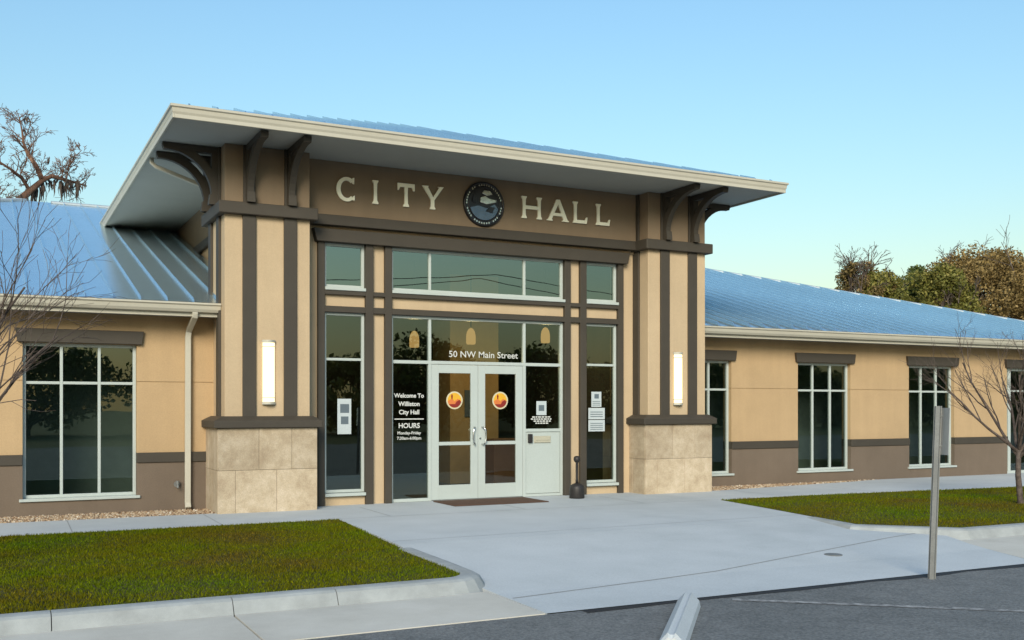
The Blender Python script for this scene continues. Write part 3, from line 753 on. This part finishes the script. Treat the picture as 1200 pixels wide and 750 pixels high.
# ================================================================== SIGN LETTERING + SEAL
lt = thing('wall_lettering',(8.18,17.2,5.55),'pale gold raised letters reading CITY HALL across the brown frieze','sign')
yl = 17.197
H0, H1 = 5.345, 5.765
def letter(polys):
    mb = MB()
    for i, p in enumerate(polys):
        p = [(x*.9865, 1.7+(z-1.7)*.9865) for x,z in p]
        ar = sum(p[k][0]*p[(k+1)%len(p)][1]-p[(k+1)%len(p)][0]*p[k][1] for k in range(len(p)))
        mb.front(p if ar > 0 else p[::-1], yl-.035-.0012*i, yl)
    mb.build('letter',M['gold'],lt)
def stem(x, w_=.066, z0=H0, z1=H1, s=.022):
    m = (z0+z1)/2; h = w_/2
    return [(x-h-s,z0),(x+h+s,z0),(x+h+s,z0+.018),(x+h,z0+.06),(x+h*.86,m),(x+h,z1-.06),(x+h+s,z1-.018),(x+h+s,z1),(x-h-s,z1),(x-h-s,z1-.018),(x-h,z1-.06),(x-h*.86,m),(x-h,z0+.06),(x-h-s,z0+.018)]
def arcseg(cx,cz,r0x,r0z,r1x,r1z,t0,t1,n=22):
    a = [(cx+r1x*math.cos(R(t0+(t1-t0)*k/n)),cz+r1z*math.sin(R(t0+(t1-t0)*k/n))) for k in range(n+1)]
    b = [(cx+r0x*math.cos(R(t0+(t1-t0)*k/n)),cz+r0z*math.sin(R(t0+(t1-t0)*k/n))) for k in range(n,-1,-1)]
    return a+b
zm = (H0+H1)/2
c = arcseg(5.60,zm,.115,.155,.19,.215,48,312)
letter([c,[(5.70,zm+.115),(5.735,zm+.10),(5.735,zm+.215),(5.705,zm+.205)],[(5.715,zm-.115),(5.745,zm-.10),(5.745,zm-.19),(5.70,zm-.18)]])
letter([stem(6.13)])
letter([stem(6.715),[(6.55,H1),(6.55,H1-.125),(6.575,H1-.125),(6.60,H1-.065),(6.83,H1-.065),(6.855,H1-.125),(6.88,H1-.125),(6.88,H1)]])
letter([[(7.18,H0),(7.285,H0),(7.285,H0+.018),(7.267,H0+.05),(7.267,H0+.19),(7.197,H0+.19),(7.197,H0+.05),(7.18,H0+.018)],[(7.195,H0+.18),(7.265,H0+.18),(7.14,H1-.02),(7.155,H1),(7.03,H1),(7.045,H1-.02)],[(7.27,H0+.17),(7.235,H0+.2),(7.36,H1-.02),(7.34,H1),(7.455,H1),(7.435,H1-.02)]])
letter([stem(9.13),stem(9.46),[(9.16,zm-.03),(9.43,zm-.03),(9.43,zm+.035),(9.16,zm+.035)]])
letter([[(9.63,H0),(9.755,H0),(9.755,H0+.018),(9.735,H0+.03),(9.88,H1-.09),(9.88,H1),(9.84,H1),(9.66,H0+.03),(9.63,H0+.018)],[(9.97,H0),(10.12,H0),(10.12,H0+.018),(10.09,H0+.03),(9.915,H1),(9.845,H1),(10.0,H0+.03),(9.97,H0+.018)],[(9.745,H0+.10),(10.0,H0+.10),(9.985,H0+.155),(9.765,H0+.155)]])
for xx in (10.27,10.80):
    letter([stem(xx),[(xx,H0),(xx+.255,H0),(xx+.275,H0+.125),(xx+.25,H0+.125),(xx+.215,H0+.062),(xx,H0+.062)]])
sl = thing('wall_seal',(8.165,17.2,5.48),'round dark bronze city seal with metal relief hung between the words of the frieze','emblem')
cx, cz, yb = 8.165, 5.48, 17.2
MB().disc(cx,yb-.03,cz,.42,yb,48).build('backing',M['bronze'],sl,bevel=.01)
rg = MB(); n = 56
for k in range(n):
    pass
rg.tube([(cx+.395*math.cos(2*math.pi*k/48),yb-.035,cz+.395*math.sin(2*math.pi*k/48)) for k in range(49)],.022,8,False); rg.tube([(cx+.315*math.cos(2*math.pi*k/48),yb-.03,cz+.315*math.sin(2*math.pi*k/48)) for k in range(49)],.009,6,False)
rg.build('rim',M['bronze'],sl,smooth=True)
dots = MB()
for k in range(44):
    t = 2*math.pi*k/44
    if random.random() < .85: dots.box(cx+.355*math.cos(t)-.011,cx+.355*math.cos(t)+.011,yb-.04,yb-.03,cz+.355*math.sin(t)-.016,cz+.355*math.sin(t)+.016)
dots.build('rim_mark',M['bronzehi'],sl)
lake = MB(); lake.front([(cx+.30*math.cos(R(t)),cz+.30*math.sin(R(t))) for t in range(195,346,10)]+[(cx+.22,cz+.02),(cx+.05,cz-.07),(cx-.12,cz-.03)],yb-.045,yb-.029); lake.build('relief',M['bluemetal'],sl,bevel=.004)
h_ = MB(); h_.front([(cx-.09,cz+.03),(cx+.05,cz+.0),(cx+.24,cz+.05),(cx+.26,cz+.09),(cx+.10,cz+.11),(cx+.02,cz+.15),(cx-.08,cz+.12)],yb-.055,yb-.029)
h_.front([(cx-.05,cz+.20),(cx+.05,cz+.16),(cx+.17,cz+.19),(cx+.12,cz+.25),(cx+.0,cz+.26)],yb-.052,yb-.029); h_.build('relief',M['bronzehi'],sl,bevel=.006)
tr_ = MB(); tr_.front([(cx+.03,cz-.13),(cx+.17,cz-.16),(cx+.18,cz-.11),(cx+.22,cz-.05),(cx+.10,cz-.04)],yb-.06,yb-.03); tr_.front([(cx-.25,cz+.03),(cx-.16,cz+.0),(cx-.15,cz+.20),(cx-.22,cz+.17)],yb-.05,yb-.03); tr_.build('relief',M['bronze'],sl,bevel=.005)

# ================================================================== WALL LAMPS
def wall_lamp(xc, label):
    t = thing('wall_lamp',(xc,16.82,1.76),label,'lamp','lit sconces on the entrance pillars')
    b = MB(); b.box(xc-.08,xc+.08,16.79,16.818,1.80,2.77); b.build('back_plate',M['cream'],t)
    d_ = MB(); n = 8
    prof = [(xc-.098+.196*k/n, 16.78-.055*math.sin(math.pi*k/n)) for k in range(n+1)]
    d_.top([(xc+.098,16.79),(xc-.098,16.79)]+prof,1.80,2.77); d_.build('diffuser',M['lampglass'],t)
    for z0,z1 in ((1.755,1.80),(2.77,2.815)): cp = MB(); cp.top([(xc+.108,16.8),(xc-.108,16.8)]+[(xc-.108+.216*k/n,16.775-.062*math.sin(math.pi*k/n)) for k in range(n+1)],z0,z1); cp.build('cap',M['cream'],t,bevel=.004)
    for z in (1.86,2.70): r_ = MB(); r_.top([(xc+.102,16.8),(xc-.102,16.8)]+[(xc-.102+.204*k/n,16.777-.0585*math.sin(math.pi*k/n)) for k in range(n+1)],z,z+.012); r_.build('ring',M['cream'],t)
    return t
lamp = wall_lamp(4.07,'tall lit wall sconce on the left entrance pillar')
l2 = copy_tree(lamp); l2.location.x = 12.29; l2['label'] = 'tall lit wall sconce on the right entrance pillar'
# pendants in the lobby
pd = thing('pendant_lamp',(7.7,19.5,3.0),'glowing amber pendant seen through the left pane above the entrance','lamp','lobby pendant lamps')
MB().lathe(7.7,19.5,[(.085,2.93),(.10,2.96),(.10,3.10),(.085,3.19),(.05,3.25),(.02,3.27)],16).build('shade',M['pendant'],pd,smooth=True)
MB().tube([(7.7,19.5,3.3),(7.7,19.5,4.69)],.012,6).build('cord',M['black'],pd)
for xx,yy,dz,lab in ((8.97,19.5,.1,'glowing amber pendant seen through the middle pane above the entrance doors'),(10.75,19.5,.18,'glowing amber pendant seen through the right pane above the mail panel')):
    q = copy_tree(pd); q.location = (xx,yy,3.0+dz*.0+dz); q['label'] = lab
for xx in (7.7,8.97,10.75):
    ld = bpy.data.lights.new('pendant_light','POINT'); ld.energy = 22; ld.color = (1,.68,.32); ld.shadow_soft_size = .12
    lo = bpy.data.objects.new('pendant_light',ld); COL.objects.link(lo); lo.location = (xx,19.5,2.72)

# ================================================================== NOTICES
def notice(x0,x1,z0,z1,y,label,blocks,group):
    t = thing('notice',((x0+x1)/2,y,z0),label,'notice',group)
    MB().box(x0,x1,y-.002,y,z0,z1).build('sheet',M['paper'],t)
    b = MB()
    for u0,u1,v0,v1 in blocks: b.box(x0+(x1-x0)*u0,x0+(x1-x0)*u1,y-.0035,y-.0015,z0+(z1-z0)*v0,z0+(z1-z0)*v1)
    b.build('print',M['ink'],t)
yn = gy+.034
lines = lambda n,a,b: [(.12,.88,a+(b-a)*k/n,a+(b-a)*(k+.35)/n) for k in range(n)]
notice(5.41,5.66,1.24,1.86,yn,'tall pale poster with two dark pictures in the narrow window left of the doors',[(.2,.85,.6,.85),(.25,.8,.28,.5)],'papers stuck inside the glazing')
notice(10.60,10.83,1.72,2.02,yn,'small sheet with dark square, highest of three in the window right of the doors',[(.3,.75,.55,.85)]+lines(3,.1,.45),'papers stuck inside the glazing')
notice(10.53,10.91,1.475,1.70,yn,'wide pale sheet, middle of three in the narrow window right of the doors',lines(3,.2,.8),'papers stuck inside the glazing')
notice(10.53,10.91,1.235,1.46,yn,'wide pale sheet, lowest of three in the narrow window right of the doors',lines(4,.15,.85),'papers stuck inside the glazing')
notice(9.37,9.59,1.56,1.83,yg-.004,'small square sign with dark centre in the sidelight above the mail panel',[(.22,.78,.3,.72)],'papers stuck inside the glazing')
tw = MB()
for k,(wd,z) in enumerate(((.40,1.525),(.46,1.485),(.34,1.445),(.26,1.405))):
    x = 9.48-wd/2
    while x < 9.48+wd/2:
        q = random.uniform(.03,.07); tw.quad((x,yg-.005,z-.012),(x+q,yg-.005,z-.012),(x+q,yg-.005,z+.012),(x,yg-.005,z+.012)); x += q+.014
tw.build('fine_print',M['letter'],sfm) and None
COLfp = [o for o in bpy.data.objects if o.name.startswith('fine_print')][0]; COLfp.parent = sfm; COLfp.location = sfm.location*0

# ================================================================== SMALL THINGS
t = thing('ash_receptacle',(9.84,16.62,0),'black smokers receptacle with round bucket and thin neck right of the entrance doors','ash bin')
MB().lathe(9.84,16.62,[(.135,.0),(.145,.02),(.14,.19),(.13,.235),(.085,.265),(.04,.285)],28).build('bucket',M['black'],t,smooth=True)
MB().lathe(9.84,16.62,[(.032,.28),(.026,.36),(.026,.66),(.032,.68)],16).build('neck',M['black'],t,smooth=True)
MB().lathe(9.84,16.62,[(.034,.675),(.058,.70),(.066,.735),(.058,.775),(.03,.795)],18).build('head',M['black'],t,smooth=True)
o = MB().box(7.13,8.98,16.15,17.14,.003,.018).build('door_mat',M['mat'],bevel=.006); tag(o,'flat brown door mat in front of the glass entrance doors','mat')
dr_ = MB(); zc = zd(9.4)+.004; dr_.lathe(9.23,9.42,[(.11,zc-.03),(.11,zc+.002),(.10,zc+.006),(.02,zc+.007)],28)
o = dr_.build('drain_cover',M['steel']); tag(o,'small round grey utility cover set in the concrete apron','cover')
# wheel stop
far = Vector((5.76,7.70,0)); dirn = Vector((-.655,-.756,0)); sd_ = Vector((.756,-.655,0))
ws = MB(); pf = [(-.11,-.13),(.11,-.13),(.098,-.075),(.03,.0),(.010,-.014),(-.010,-.014),(-.03,.0),(-.098,-.075)]; Lw = 1.83
stn = [(0.,.80),(.035,1.),(Lw-.035,1.),(Lw,.80)]
vs = []; 
for d_,k in stn:
    for a,z in pf:
        p = far+dirn*d_+sd_*a*k; vs.append((p.x,p.y,-.1285+(z+.13)*(k if z > -.1 else 1)))
n = len(pf); fs = [tuple(range(n)),tuple(range(4*n-1,3*n-1,-1))]
for i in range(3):
    for k in range(n): fs.append((i*n+k,(i+1)*n+k,(i+1)*n+(k+1)%n,i*n+(k+1)%n))
ws.add(vs,fs); 
wst = thing('wheel_stop',(far.x,far.y,-.13),'grey concrete parking wheel stop lying at an angle on the asphalt','wheel stop')
ws.build('block',M['concrete'],wst)
for d_ in ():
    p = far+dirn*d_; MB().lathe(p.x,p.y,[(.018,-.01),(.018,.006),(.012,.01)],10).build('pin',M['steel'],wst)
# sign post seen almost edge-on
pp = Vector((8.97,7.72,-.13))
sp = thing('sign_post',pp,'galvanised channel post with a small sign plate seen edge on at the asphalt edge','sign')
lean = Vector((.075,-.02,0))
def U(mb, off, z0, z1):
    ax_ = Vector((.62,-.78,0)); bx = Vector((.78,.62,0))
    prof = [(-.04,.022),(-.026,.022),(-.018,-.018),(.018,-.018),(.026,.022),(.04,.022),(.04,.017),(.030,.017),(.022,-.024),(-.022,-.024),(-.030,.017),(-.04,.017)]
    vs = []
    for z in (z0,z1):
        for a,b in prof:
            q = pp+off+lean*((z+.13)/1.86)+ax_*a+bx*b; vs.append((q.x,q.y,z))
    n = len(prof)
    mb.add(vs,[tuple(range(n-1,-1,-1)),tuple(range(n,2*n))]+[(i,(i+1)%n,(i+1)%n+n,i+n) for i in range(n)])
mb = MB(); U(mb,Vector((0,0,0)),-.2,1.72); mb.build('post',M['steel'],sp)
nrm = Vector((.93,-.36,0)).normalized()                       # plate normal, plate runs mostly away from the viewer
alg = Vector((nrm.y,-nrm.x,0)); 
def plate(z0,z1,w0,w1,th):
    vs = []
    for z in (z0,z1):
        for a,b in ((w0,-th),(w1,-th),(w1,th),(w0,th)):
            q = pp+lean*((z+.13)/1.86)+nrm*.05+alg*a+nrm*b; vs.append((q.x,q.y,z))
    return MB().add(vs,[(3,2,1,0),(4,5,6,7),(0,1,5,4),(1,2,6,5),(2,3,7,6),(3,0,4,7)])
plate(1.20,1.70,-.155,.155,.0025).build('plate',M['signback'],sp)
bo = MB()
for z in (1.29,1.61):
    q = pp+lean*((z+.13)/1.86)+Vector((.045,-.02,z+.13)); bo.tube([q-nrm*.03,q+nrm*.02],.01,8)
bo.build('bolt',M['steel'],sp)

# ================================================================== TREES
def rv(s=1.): return Vector((random.gauss(0,s),random.gauss(0,s),random.gauss(0,s)))
def grow(mb, tips, p, d, length, rad, level, maxl, spread, up, kids, twig, segs=5, sides=(7,5,4,3,3)):
    pts = [p.copy()]; rr = [rad]; q = p.copy(); dd = d.normalized()
    for i in range(segs):
        dd = (dd+rv(.09+.03*level)+Vector((0,0,up))).normalized(); q = q+dd*(length/segs); pts.append(q.copy()); rr.append(max(twig, rad*(1-.62*(i+1)/segs)))
    mb.tube(pts,rr,sides[min(level,4)])
    tips.append((q.copy(), level))
    if level >= maxl: return
    nk = kids[level]
    for k in range(nk):
        t = .28+.72*(k+random.random()*.8)/nk; t = min(t,.999); i = int(t*segs); f_ = t*segs-i
        base = pts[i].lerp(pts[min(i+1,segs)],f_); br = (pts[min(i+1,segs)]-pts[i]).normalized()
        side = br.cross(rv(1.)).normalized(); an = random.uniform(.55,1.15)*spread
        nd = br*math.cos(an)+side*math.sin(an)
        grow(mb,tips,base,nd,length*random.uniform(.5,.75)*(1.05-.35*t),max(twig,rr[i]*.58),level+1,maxl,spread,up,kids,twig,max(3,segs-1),sides)

def bare_tree(base, name, label, cat, trunk_h, trunk_r, stems, slen, seed, spread=.6, up=.10, m='bark', kids=(6,5,4,3), maxl=3, twig=.003, lean=(0,0), group=None, flare=.5, aim=None):
    random.seed(seed); base = Vector(base)
    t = thing(name, base, label, cat, group)
    tk = MB(); top = base+Vector((lean[0],lean[1],trunk_h)); mid = base.lerp(top,.5)+Vector((random.uniform(-.03,.03),random.uniform(-.03,.03),0))
    tk.tube([base-Vector((0,0,.1)),base+Vector((0,0,.06)),mid,top],[trunk_r*1.45,trunk_r*1.1,trunk_r,trunk_r*.86],10); tk.build('trunk',M[m],t,smooth=True)
    br = MB(); tips = []
    for k in range(stems):
        a = 2*math.pi*(k+random.random()*.5)/stems; f_ = flare*random.uniform(.6,1.2)
        d = Vector((math.cos(a)*f_,math.sin(a)*f_,1))
        if aim: d += Vector(aim)*random.uniform(0,1)
        st = base.lerp(top, random.uniform(.78,1.) if k else 1.)
        grow(br,tips,st,d,slen*random.uniform(.75,1.1),trunk_r*.62,0,maxl,spread,up,kids,twig)
    br.build('branches',M[m],t)
    return t
bare_tree((-.62,11.7,0),'bare_tree','leafless young tree whose fine branches reach in at the left edge over the lawn','tree',1.0,.040,8,2.35,21,.40,.03,flare=1.0,kids=(4,4,3,2),maxl=3,twig=.0022)
bare_tree((16.35,12.14,0),'bare_tree','leafless young tree standing on the lawn at the right edge','tree',1.0,.048,8,1.95,14,.5,.04,flare=.8,kids=(5,4,3,2),maxl=3,twig=.0022,lean=(-.02,.02))

# old bare tree with moss behind the left wing
random.seed(3)
mt = thing('mossy_tree',(-.6,46,0),'old leafless tree with hanging moss rising behind the left wing roof','tree')
def P3(x,z,dy=0): return Vector((x,45.5+dy,z-.45))
limb = [P3(-.6,-.3,.5),P3(-.4,4,.4),P3(.0,7.5,.1),P3(.45,9.6,0),P3(.9,10.3,-.1),P3(1.45,10.85,-.3),P3(1.9,11.3,-.4),P3(2.2,11.45,-.5)]
tk = MB(); tk.tube(limb,[.4,.34,.28,.22,.17,.13,.10,.08],9); tk.build('trunk',M['barkred'],mt,smooth=True)
br = MB(); tips = []
def limbs(pts, r0, r1, kn=(5,4,3), ln=.9):
    n = len(pts); br.tube(pts,[r0+(r1-r0)*i/(n-1) for i in range(n)],6)
    for i in range(n-1):
        for k in range(5):
            b = pts[i].lerp(pts[i+1],random.random()); d = (pts[i+1]-pts[i]).normalized()
            s_ = d.cross(rv(1.)).normalized(); grow(br,tips,b,d*.5+s_+Vector((0,0,.35)),random.uniform(.45,1.15)*ln,min(.025,r0*.3),1,3,.8,.03,(4,4,4,2),.009,4)
limbs([P3(2.2,11.45,-.5),P3(2.6,11.42,-.3),P3(3.0,11.4,0),P3(3.55,11.32,.2)],.09,.03)
limbs([P3(1.85,11.3,-.4),P3(1.65,11.85,-.2),P3(1.35,12.35,0),P3(1.2,12.8,.2),P3(1.15,13.3,.3),P3(1.05,13.9,.4)],.12,.02)
limbs([P3(1.4,10.85,-.3),P3(1.1,11.25,-.6),P3(.7,11.5,-.9),P3(.2,11.75,-1.1),P3(-.4,12.0,-1.2)],.08,.02)
limbs([P3(.5,9.7,0),P3(.25,10.4,.4),P3(.0,11.0,.7),P3(-.3,11.7,1.)],.13,.03)
limbs([P3(.0,7.5,.1),P3(-1.2,9.0,.5),P3(-2.3,10.6,.8),P3(-3.2,11.8,1.)],.22,.04,ln=1.4)
limbs([P3(2.75,11.42,-.2),P3(2.85,11.95,-.1),P3(3.05,12.4,0),P3(3.35,12.75,.1)],.035,.012,ln=.6)
br.build('branches',M['barkred'],mt)
for k in range(50):
    q,_l = random.choice(tips) if k > 34 else (P3(random.uniform(.8,3.5),11.35,random.uniform(-.4,.2)),0)
    q = q.copy()
    if k <= 34: q.z = 9.95+.95*min(1,(q.x-.8)/1.2)
    L_ = random.uniform(.25,1.15) if k <= 34 else random.uniform(.15,.5)
    ms_ = MB()
    for j in range(random.randint(3,6)):
        w_ = random.uniform(.014,.036); l_ = L_*random.uniform(.5,1.); o_ = rv(.07); ps3 = [q+o_*.6]
        for i in range(4): ps3.append(ps3[-1]+Vector((random.gauss(0,.03),random.gauss(0,.03),-l_/4)))
        ms_.tube(ps3,[w_*.5,w_,w_*1.1,w_*.7,.005],4)
    ms_.build('moss_tuft',M['moss'],mt)

# leafy trees
def leaf_cloud(centres, radii, n, size, flat=.75):
    C = np.array([[c.x,c.y,c.z] for c in centres]); Rr = np.array(radii)
    wgt = Rr**2; idx = rng.choice(len(C), n, p=wgt/wgt.sum())
    u = rng.normal(size=(n,3)); u /= np.linalg.norm(u,axis=1)[:,None]; rad = rng.uniform(.15,1.,n)**.5
    pos = C[idx]+u*(Rr[idx]*rad)[:,None]*np.array([1,1,flat])
    nrm_ = rng.normal(size=(n,3))+u*.5; nrm_ /= np.linalg.norm(nrm_,axis=1)[:,None]
    t1 = np.cross(nrm_, rng.normal(size=(n,3))); t1 /= np.linalg.norm(t1,axis=1)[:,None]; t2 = np.cross(nrm_,t1)
    s1 = rng.uniform(.6,1.3,n)[:,None]*size; s2 = s1*rng.uniform(.4,.75,n)[:,None]
    return np.stack([pos-t1*s1, pos-t2*s2*.9, pos+t1*s1, pos+t2*s2], 1)

def leafy_tree(base, name, label, cat, height, radius, leafm, seed, nclump=60, nleaf=14000, size=.14, group=None, low=.25, crad=(.5,1.1), barkm='bark', twiggy=0, squash=1.):
    random.seed(seed); base = Vector(base)
    t = thing(name, base, label, cat, group)
    tk = MB(); br = MB(); tips = []
    hz = height*low
    tk.tube([base-Vector((0,0,.3)),base+Vector((0,0,hz*.5)),base+Vector((random.uniform(-.2,.2),random.uniform(-.2,.2),hz))],[height*.035,height*.027,height*.022],9)
    cen = []; rad = []
    for k in range(nclump):
        a = random.uniform(0,2*math.pi); v = random.random()
        zz = hz+(height-hz)*(.06+.94*v)*.97
        prof = math.sin(math.pi*min(1,max(0.05,(.18+.80*v))))**.6
        rr = radius*prof*math.sqrt(random.uniform(.12,1.))*random.uniform(.78,1.08)
        c = base+Vector((math.cos(a)*rr,math.sin(a)*rr,zz)); cen.append(c); rad.append(random.uniform(*crad)*radius*.28)
        if k % 2 == 0:
            s_ = base+Vector((0,0,hz*random.uniform(.7,1.))); m_ = s_.lerp(c,.5)+Vector((0,0,-.05*height*random.random()))
            br.tube([s_,m_,c],[height*.012,height*.007,height*.002],5)
    for k in range(twiggy):
        c = random.choice(cen); d = (c-(base+Vector((0,0,hz)))).normalized()+rv(.35)
        grow(br,tips,c,d,radius*random.uniform(.25,.5),height*.0035,1,3,.8,.04,(4,4,3,2),.012,4)
    tk.build('trunk',M[barkm],t,smooth=True); br.build('branches',M[barkm],t)
    V_ = leaf_cloud(cen,rad,nleaf,size)-np.array(base)
    o = bpy.data.objects.new('crown',np_mesh('crown',V_,4,leafm)); COL.objects.link(o); o.parent = t
    return t
M['leaf_dark'] = mat_leaf('dark oak leaves',(.035,.052,.015),(.085,.115,.028),(.16,.18,.045),.35)
M['leaf_olive'] = mat_leaf('olive leaves',(.07,.075,.016),(.165,.165,.035),(.29,.25,.07),.35)
M['leaf_brown'] = mat_leaf('brown autumn leaves',(.085,.06,.022),(.235,.165,.06),(.38,.27,.105),.4)
M['leaf_rust'] = mat_leaf('rusty leaves',(.075,.065,.02),(.17,.135,.05),(.30,.19,.08),.5)
TG = 'trees behind the right wing'
leafy_tree((58.0,46,-.3),'oak_tree','large brown olive oak, biggest crown behind the right wing roof','tree',12.1,5.6,M['leaf_brown'],1,230,95000,.10,TG,.1,(.35,1.05),twiggy=22)
leafy_tree((65.0,47,-.3),'oak_tree','brown oak at the far right edge, beyond the biggest crown','tree',11.7,3.6,M['leaf_brown'],9,90,26000,.10,TG,.15,(.35,1.),twiggy=20)
leafy_tree((45.2,44,-.3),'oak_tree','rusty half bare oak, leftmost and thinnest of the trees behind the right wing','tree',10.6,2.6,M['leaf_rust'],4,70,9500,.09,TG,.3,(.3,.75),twiggy=60)
leafy_tree((52.3,47,-.3),'oak_tree','low dark green tree between the rusty oak and the biggest crown','tree',11.2,3.4,M['leaf_dark'],6,110,34000,.10,TG,.1,(.45,1.1),twiggy=20)
leafy_tree((50.6,43,-.3),'oak_tree','olive green tree just in front of the biggest brown crown','tree',10.4,3.2,M['leaf_olive'],8,110,30000,.10,TG,.1,(.45,1.1),twiggy=20)
leafy_tree((45.9,43,-.3),'oak_tree','low olive green crown in front of the rusty oak','tree',9.9,2.6,M['leaf_olive'],17,80,17000,.10,TG,.1,(.7,1.2))
leafy_tree((64,40,-.3),'oak_tree','dark green tree low behind the far right roof corner','tree',8.2,4.0,M['leaf_dark'],18,60,10000,.15,TG,.1,(.7,1.2))
leafy_tree((39.6,50,-.3),'shrub','small dark crown just above the right wing ridge','shrub',9.3,.8,M['leaf_dark'],12,14,700,.12,None,.7,(.8,1.3))
for i,(xx,yy,hh,lab) in enumerate(((35.6,52,9.6,'faint pale bare tree above the right wing ridge, next to the portal'),(38.2,54,10.0,'faint pale bare tree above the right wing ridge, nearer the rusty oak'))):
    bare_tree((xx,yy,-.3),'bare_tree',lab,'tree',6.2,.12,6,2.6,40+i,.55,.06,'barkpale',(5,4,3,2),3,.010,group='faint bare trees beyond the ridge',flare=.7)
# trees across the street (they show in the window reflections)
TA = [('leafy_tree',-44+9.6*k+(k*37%5-2)*.8,-42-(k*29%7)*.9,0,0) for k in range(19)]
src = None
for i,(nm,xx,yy,hh,rr) in enumerate(TA):
    if i < 3: src_i = leafy_tree((xx,yy,-.3),nm,'leafy tree across the street, mirrored in the windows','tree',(6.6,5.3,7.2)[i],(5.6,5.0,6.0)[i],M['leaf_dark'] if i != 1 else M['leaf_olive'],60+i,50,7000,.24,'trees across the street',.12,(.8,1.3)); src = (src or [])+[src_i]
    else:
        q = copy_tree(src[i%3]); q.location = (xx,yy,-.3); q.rotation_euler.z = i*1.3; q['label'] = 'leafy tree across the street, mirrored in the windows'
# utility line across the street
for i,(xx) in enumerate((-58,66)):
    if i == 0:
        up_ = thing('utility_pole',(xx,-18,-.3),'wooden utility pole across the street, mirrored in the windows','pole','utility poles across the street')
        MB().tube([(xx,-18,-.5),(xx,-18,9.6)],[.16,.11],10).build('post',M['bark'],up_); MB().box(xx-.06,xx+.06,-19.2,-16.8,9.0,9.14).build('crossarm',M['bark'],up_)
    else:
        q = copy_tree(up_); q.location.x = xx
for yy in (-19.0,-17.0):
    pts = [(-44+104*k/48,yy,9.18-(1.5 if yy < -18 else 1.1)*math.sin(math.pi*((k/16) % 1))) for k in range(49)]
    o = MB().tube(pts,.022,5).build('power_line',M['black']); tag(o,'sagging black power line across the street, mirrored in the upper windows','cable','power lines across the street')
